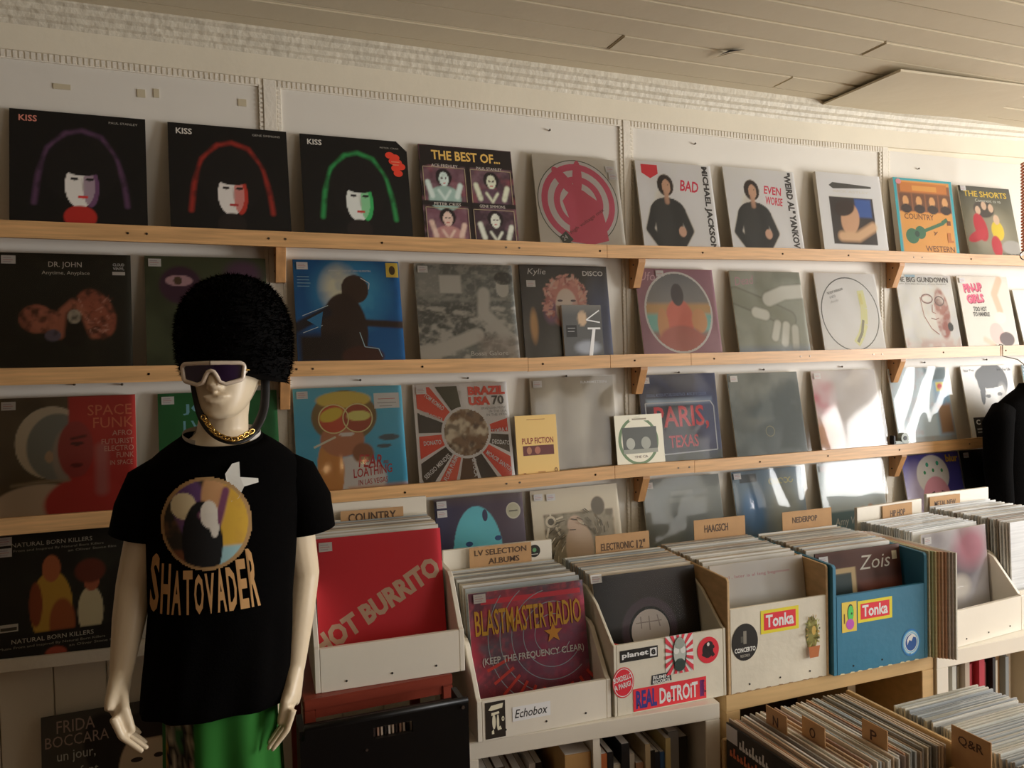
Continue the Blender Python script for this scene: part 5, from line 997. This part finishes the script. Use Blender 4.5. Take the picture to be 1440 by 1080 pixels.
OC = atY(291, 737, MY-.11); sp = pr.build('chest_print', sh, M['prc'])
for v in sp.data.vertices:
    x = v.co.x-.54*pw+OC.x-MX; z = v.co.z-.63*ph+OC.z; lay = v.co.y; v.co = (x, chest(x, z)+lay*.5, z)
# skirt: green folds with a comic-print panel and red shapes
n_t, n_z = 120, 40; art = A('#1f6a1c', 10); verts = []; cols = []
rs = np.random.RandomState(4)
for j in range(n_z+1):
    z = 1.05-(1.05-.42)*j/n_z; f = j/n_z
    for i in range(n_t+1):
        t = 2*math.pi*i/n_t; fo = (.004+.016*f)*math.sin(t*9+.6*math.sin(t*2)); verts.append((-.018+(.11+.01*f+fo*.6)*math.cos(t), .012+(.1+.02*f+fo)*math.sin(t), z))
faces = [(j*(n_t+1)+i, (j+1)*(n_t+1)+i, (j+1)*(n_t+1)+i+1, j*(n_t+1)+i+1) for j in range(n_z) for i in range(n_t)]
u = np.array([i/n_t for j in range(n_z+1) for i in range(n_t+1)]); v = np.array([j/n_z for j in range(n_z+1) for i in range(n_t+1)])
pa = A('#1f6a1c', 200).r(.52, 0, .672, 1, '#15140f', .004).ns(60, '#b5a88c', .9, 7, .5).r(.672, 0, 1.01, 1, '#1f6a1c', .002).r(0, 0, .52, 1, '#1f6a1c', .002)
for x, y, c in ((.57, .8, '#b08c3c'), (.58, .62, '#2f6a34'), (.6, .72, '#b5a88c'), (.62, .86, '#2a5a2a'), (.6, .5, '#8e2020')): pa.e(x, y, .014, .04, c, .2).e(x+.003, y, .004, .012, '#15140f', .2)
pa.e(.66, .55, .008, .22, '#a02228', .2).e(.79, .45, .03, .22, '#8e1418', .2).e(.82, .4, .02, .1, '#8e1418', .2)
ii = np.clip((u*200).round().astype(int), 0, 200); jj = np.clip(((1-v)*200).round().astype(int), 0, 200); pc = pa.c[jj, ii]
sk = mk('skirt', verts, faces, M['prc'], MAN, True); at = sk.data.color_attributes.new('Col', 'FLOAT_COLOR', 'POINT'); at.data.foreach_set('color', np.concatenate([pc, np.ones((len(pc), 1))], 1).ravel().astype(np.float32))
# ---- bearskin hat
HC = Vector((MX+.031, MY+.004, 1.655))
HAT = empty('bearskin_hat', HC, 'tall black fur guard hat with a gold chain chin strap', 'hat')
def hatpt(t, f):
    prof_ = [(0, .098), (.15, .107), (.4, .111), (.6, .106), (.78, .09), (.9, .066), (.97, .036), (1, .004)]
    r_ = interp(prof_, f)[0]; z0_ = -.004 + .014*max(0, -math.sin(t+.25)) - .012*max(0, math.cos(t)) ; return Vector((r_*math.cos(t), r_*1.04*math.sin(t), z0_*(1-f)+.205*f))
bm = bmesh.new(); fs = [0, .02, .06, .12, .2, .3, .4, .5, .6, .7, .78, .85, .9, .94, .97, .99, 1]
loftbm(bm, [[hatpt(2*math.pi*k/40, f) for k in range(40)] for f in fs], close=True)
body = frombm('hat_body', bm, M['fur'], HAT, True)
r = random.Random(9); fv = []; ff = []
for k in range(9000):
    t = r.uniform(0, 2*math.pi); f = r.random()**.8; p = hatpt(t, f); q = hatpt(t, min(1, f+.02)); nrm = Vector((math.cos(t), math.sin(t), .2+1.6*max(0, f-.6))).normalized()
    d = (nrm*.7+Vector((r.uniform(-.5, .5), r.uniform(-.5, .5), r.uniform(-.6, .3)))).normalized(); L = r.uniform(.006, .013); s_ = d.cross(Vector((r.random(), r.random(), r.random()))).normalized()*.0012
    b_ = len(fv); fv += [p-s_, p+s_, p+d*L]; ff.append((b_, b_+1, b_+2))
fu = mk('fur', fv, ff, M['fur'], HAT); fu['kind'] = 'stuff'
def HL(x, y, z): return Vector((x, y, z)) - HC
def crv(pts, n=24):
    pts = [Vector(p) for p in pts]; out = []
    P = [pts[0]*2-pts[1]] + pts + [pts[-1]*2-pts[-2]]
    for i in range(1, len(P)-2):
        for k in range(n):
            t = k/n; a_, b_, c_, d_ = P[i-1], P[i], P[i+1], P[i+2]
            out.append(.5*((2*b_)+(c_-a_)*t+(2*a_-5*b_+4*c_-d_)*t*t+(3*b_-a_-3*c_+d_)*t**3))
    return out+[pts[-1]]
st = [HL(*(Vector((MX, MY, 0)) + Vector(p))) for p in ((.086, -.012, 1.68), (.084, -.03, 1.62), (.076, -.05, 1.58), (.052, -.09, 1.545), (.02, -.108, 1.533), (-.012, -.1, 1.545), (-.034, -.075, 1.575), (-.044, -.055, 1.62), (-.052, -.035, 1.69))]
path = crv(st, 10); tube('chin_strap', path, [(.009, .0028)]*len(path), M['strap'], HAT, 8)
bm = bmesh.new(); cp = [p+Vector((0, -.008, .004)) for p in crv(st[3:7], 12)]
for i, p in enumerate(cp[::2]):
    t = (cp[min(2*i+2, len(cp)-1)]-cp[max(2*i-2, 0)]).normalized(); a_ = t.cross(Vector((0, 1, .2))).normalized(); b_ = t.cross(a_)
    if i % 2: a_, b_ = (a_+b_).normalized(), (a_-b_).normalized()
    ring = [p+t*.0058*math.cos(2*math.pi*k/10)+a_*.0042*math.sin(2*math.pi*k/10) for k in range(11)]; tubebm(bm, ring, .0014, 6, False)
frombm('gold_chain', bm, M['gold'], HAT, True)
bm = bmesh.new(); ballbm(bm, HL(MX+.1, MY-.03, 1.685), .006, 10); frombm('strap_button', bm, M['gold'], HAT, True)
# ---- shield sunglasses
GL = empty('sunglasses', HEAD @ Vector((0, 0, 0)) + Vector((MX, MY, 0)), 'cream framed shield sunglasses with purple lenses on the mannequin face', 'sunglasses', rz=HY)
def gp(s_, z, off=0):   # bend round the face
    th = s_*.88/.105; return Vector(((.105+off)*math.sin(th), -.004-(.105+off)*math.cos(th), z))
outl = []
for cx_, cz_, a0, a1 in ((.057, .1, 90, 0), (.054, .082, 0, -80)):
    for k in range(7): t = math.radians(a0+(a1-a0)*k/6); outl.append((cx_+.012*math.cos(t), cz_+.008*math.sin(t)))
outl += [(.03, .068), (.018, .072), (.011, .085), (.006, .092), (0, .094)]
half = [(0, .109)] + outl; loop = half + [(-a, b) for a, b in half[-2:0:-1]]
ring = [gp(a, b) for a, b in loop]; bm = bmesh.new(); tubebm(bm, ring+[ring[0]], .0042, 10, False); frombm('frame', bm, M['cream'], GL, True)
top_ = [gp(-.067+.134*k/30, 0) for k in range(31)]
lv = []; lf = []; N = 30
def zr(s_):
    s_ = abs(s_); t_ = .108 if s_ < .057 else .1+.008*math.sqrt(max(0, 1-((s_-.057)/.012)**2)); bt = .094-(s_/.018)*.022 if s_ < .018 else (.072-.004*(s_-.018)/.012 if s_ < .03 else (.068+.006*((s_-.03)/.036)**2)); return bt, t_
for k in range(N+1):
    s_ = -.067+.134*k/N; b_, t_ = zr(s_); lv += [gp(s_, b_, -.001), gp(s_, t_, -.001)]
mk('lens', lv, [(2*k, 2*k+2, 2*k+3, 2*k+1) for k in range(N)], M['lens'], GL, True)
for s in (-1, 1):
    e0 = gp(s*.068, .094); tube('temple_arm', [e0, Vector((s*.075, -.045, .093)), Vector((s*.076, .01, .092))], [(.005, .0025), (.003, .002), (.003, .002)], M['gold'], GL, 8)
    box('hinge', *(sorted((e0.x-.004, e0.x+.004))), e0.y-.002, e0.y+.018, .087, .1, M['cream'], GL, .002)
# ================================================================ black jacket hanging under the second ledge
JX = 3.13; JZ = lipz(2, JX)-.05
JK = empty('black_jacket', (JX, -.22, 1.0), 'black jacket on a hanger below the second ledge', 'jacket')
JT = [(-.1, .2, .07), (.1, .2, .075), (.3, .2, .075), (.4, .205, .07), (.45, .19, .06), (.485, .13, .05), (.51, .07, .045), (.53, .05, .04)]
bm = bmesh.new(); loftbm(bm, [[(a_*math.copysign(abs(math.cos(t))**.7, math.cos(t)), b_*math.sin(t), z) for t in [2*math.pi*k/32 for k in range(32)]] for z, a_, b_ in JT], close=False)
frombm('jacket_body', bm, M['cloth'], JK, True)
for s in (-1, 1): tube('sleeve', [(s*.17, 0, .43), (s*.215, -.01, .38), (s*.225, -.015, .2), (s*.22, -.03, .0)], [.045, .055, .05, .042], M['cloth'], JK, 16)
zt = lipz(2, JX)-1.0
tube('hanger_hook', [(0, 0, .5), (0, 0, .58), (0, .06, zt-.06), (0, .124, zt-.045), (0, .124, zt+.002), (0, .136, zt+.005), (0, .144, zt-.004)], .002, M['steel'], JK, 6)
# hanging spiral at the end of the top ledge
cp = atY(1439, 240, -.2)
SPI = empty('hanging_spiral', (cp.x+.012, -.2, 2.04), 'copper coloured hanging spiral with a clear ball by the end of the top ledge', 'ornament')
pts = [(.014*math.cos(t), .014*math.sin(t), .03+.36*t/(2*math.pi*28)) for t in [2*math.pi*k/12 for k in range(28*12)]]
tube('coil', pts, .0035, M['copper'], SPI, 6); tube('thread', [(0, 0, .39), (0, 0, ROOM['z1']-2.04-.002)], .0008, M['steel'], SPI, 5)
bm = bmesh.new(); ballbm(bm, (0, 0, .012), .022, 20); frombm('glass_ball', bm, M['film2'], SPI, True)
# warm pendant lamp in the room behind the viewer
LP = empty('pendant_lamp', (.9, -3.4, ROOM['z1']), 'warm bare bulb pendant lamp in the room', 'lamp')
tube('cord', [(0, 0, 0), (0, 0, -.35)], .003, M['black'], LP, 6); tube('socket', [(0, 0, -.35), (0, 0, -.41)], .018, M['black'], LP, 12)
bl = bpy.data.materials.new('bulb_glow'); bl.use_nodes = True; bs = bl.node_tree.nodes['Principled BSDF']; bs.inputs['Emission Color'].default_value = (1, .62, .28, 1); bs.inputs['Emission Strength'].default_value = 25
bm = bmesh.new(); ballbm(bm, (0, 0, -.445), (.03, .03, .038), 16); frombm('bulb', bm, bl, LP, True)
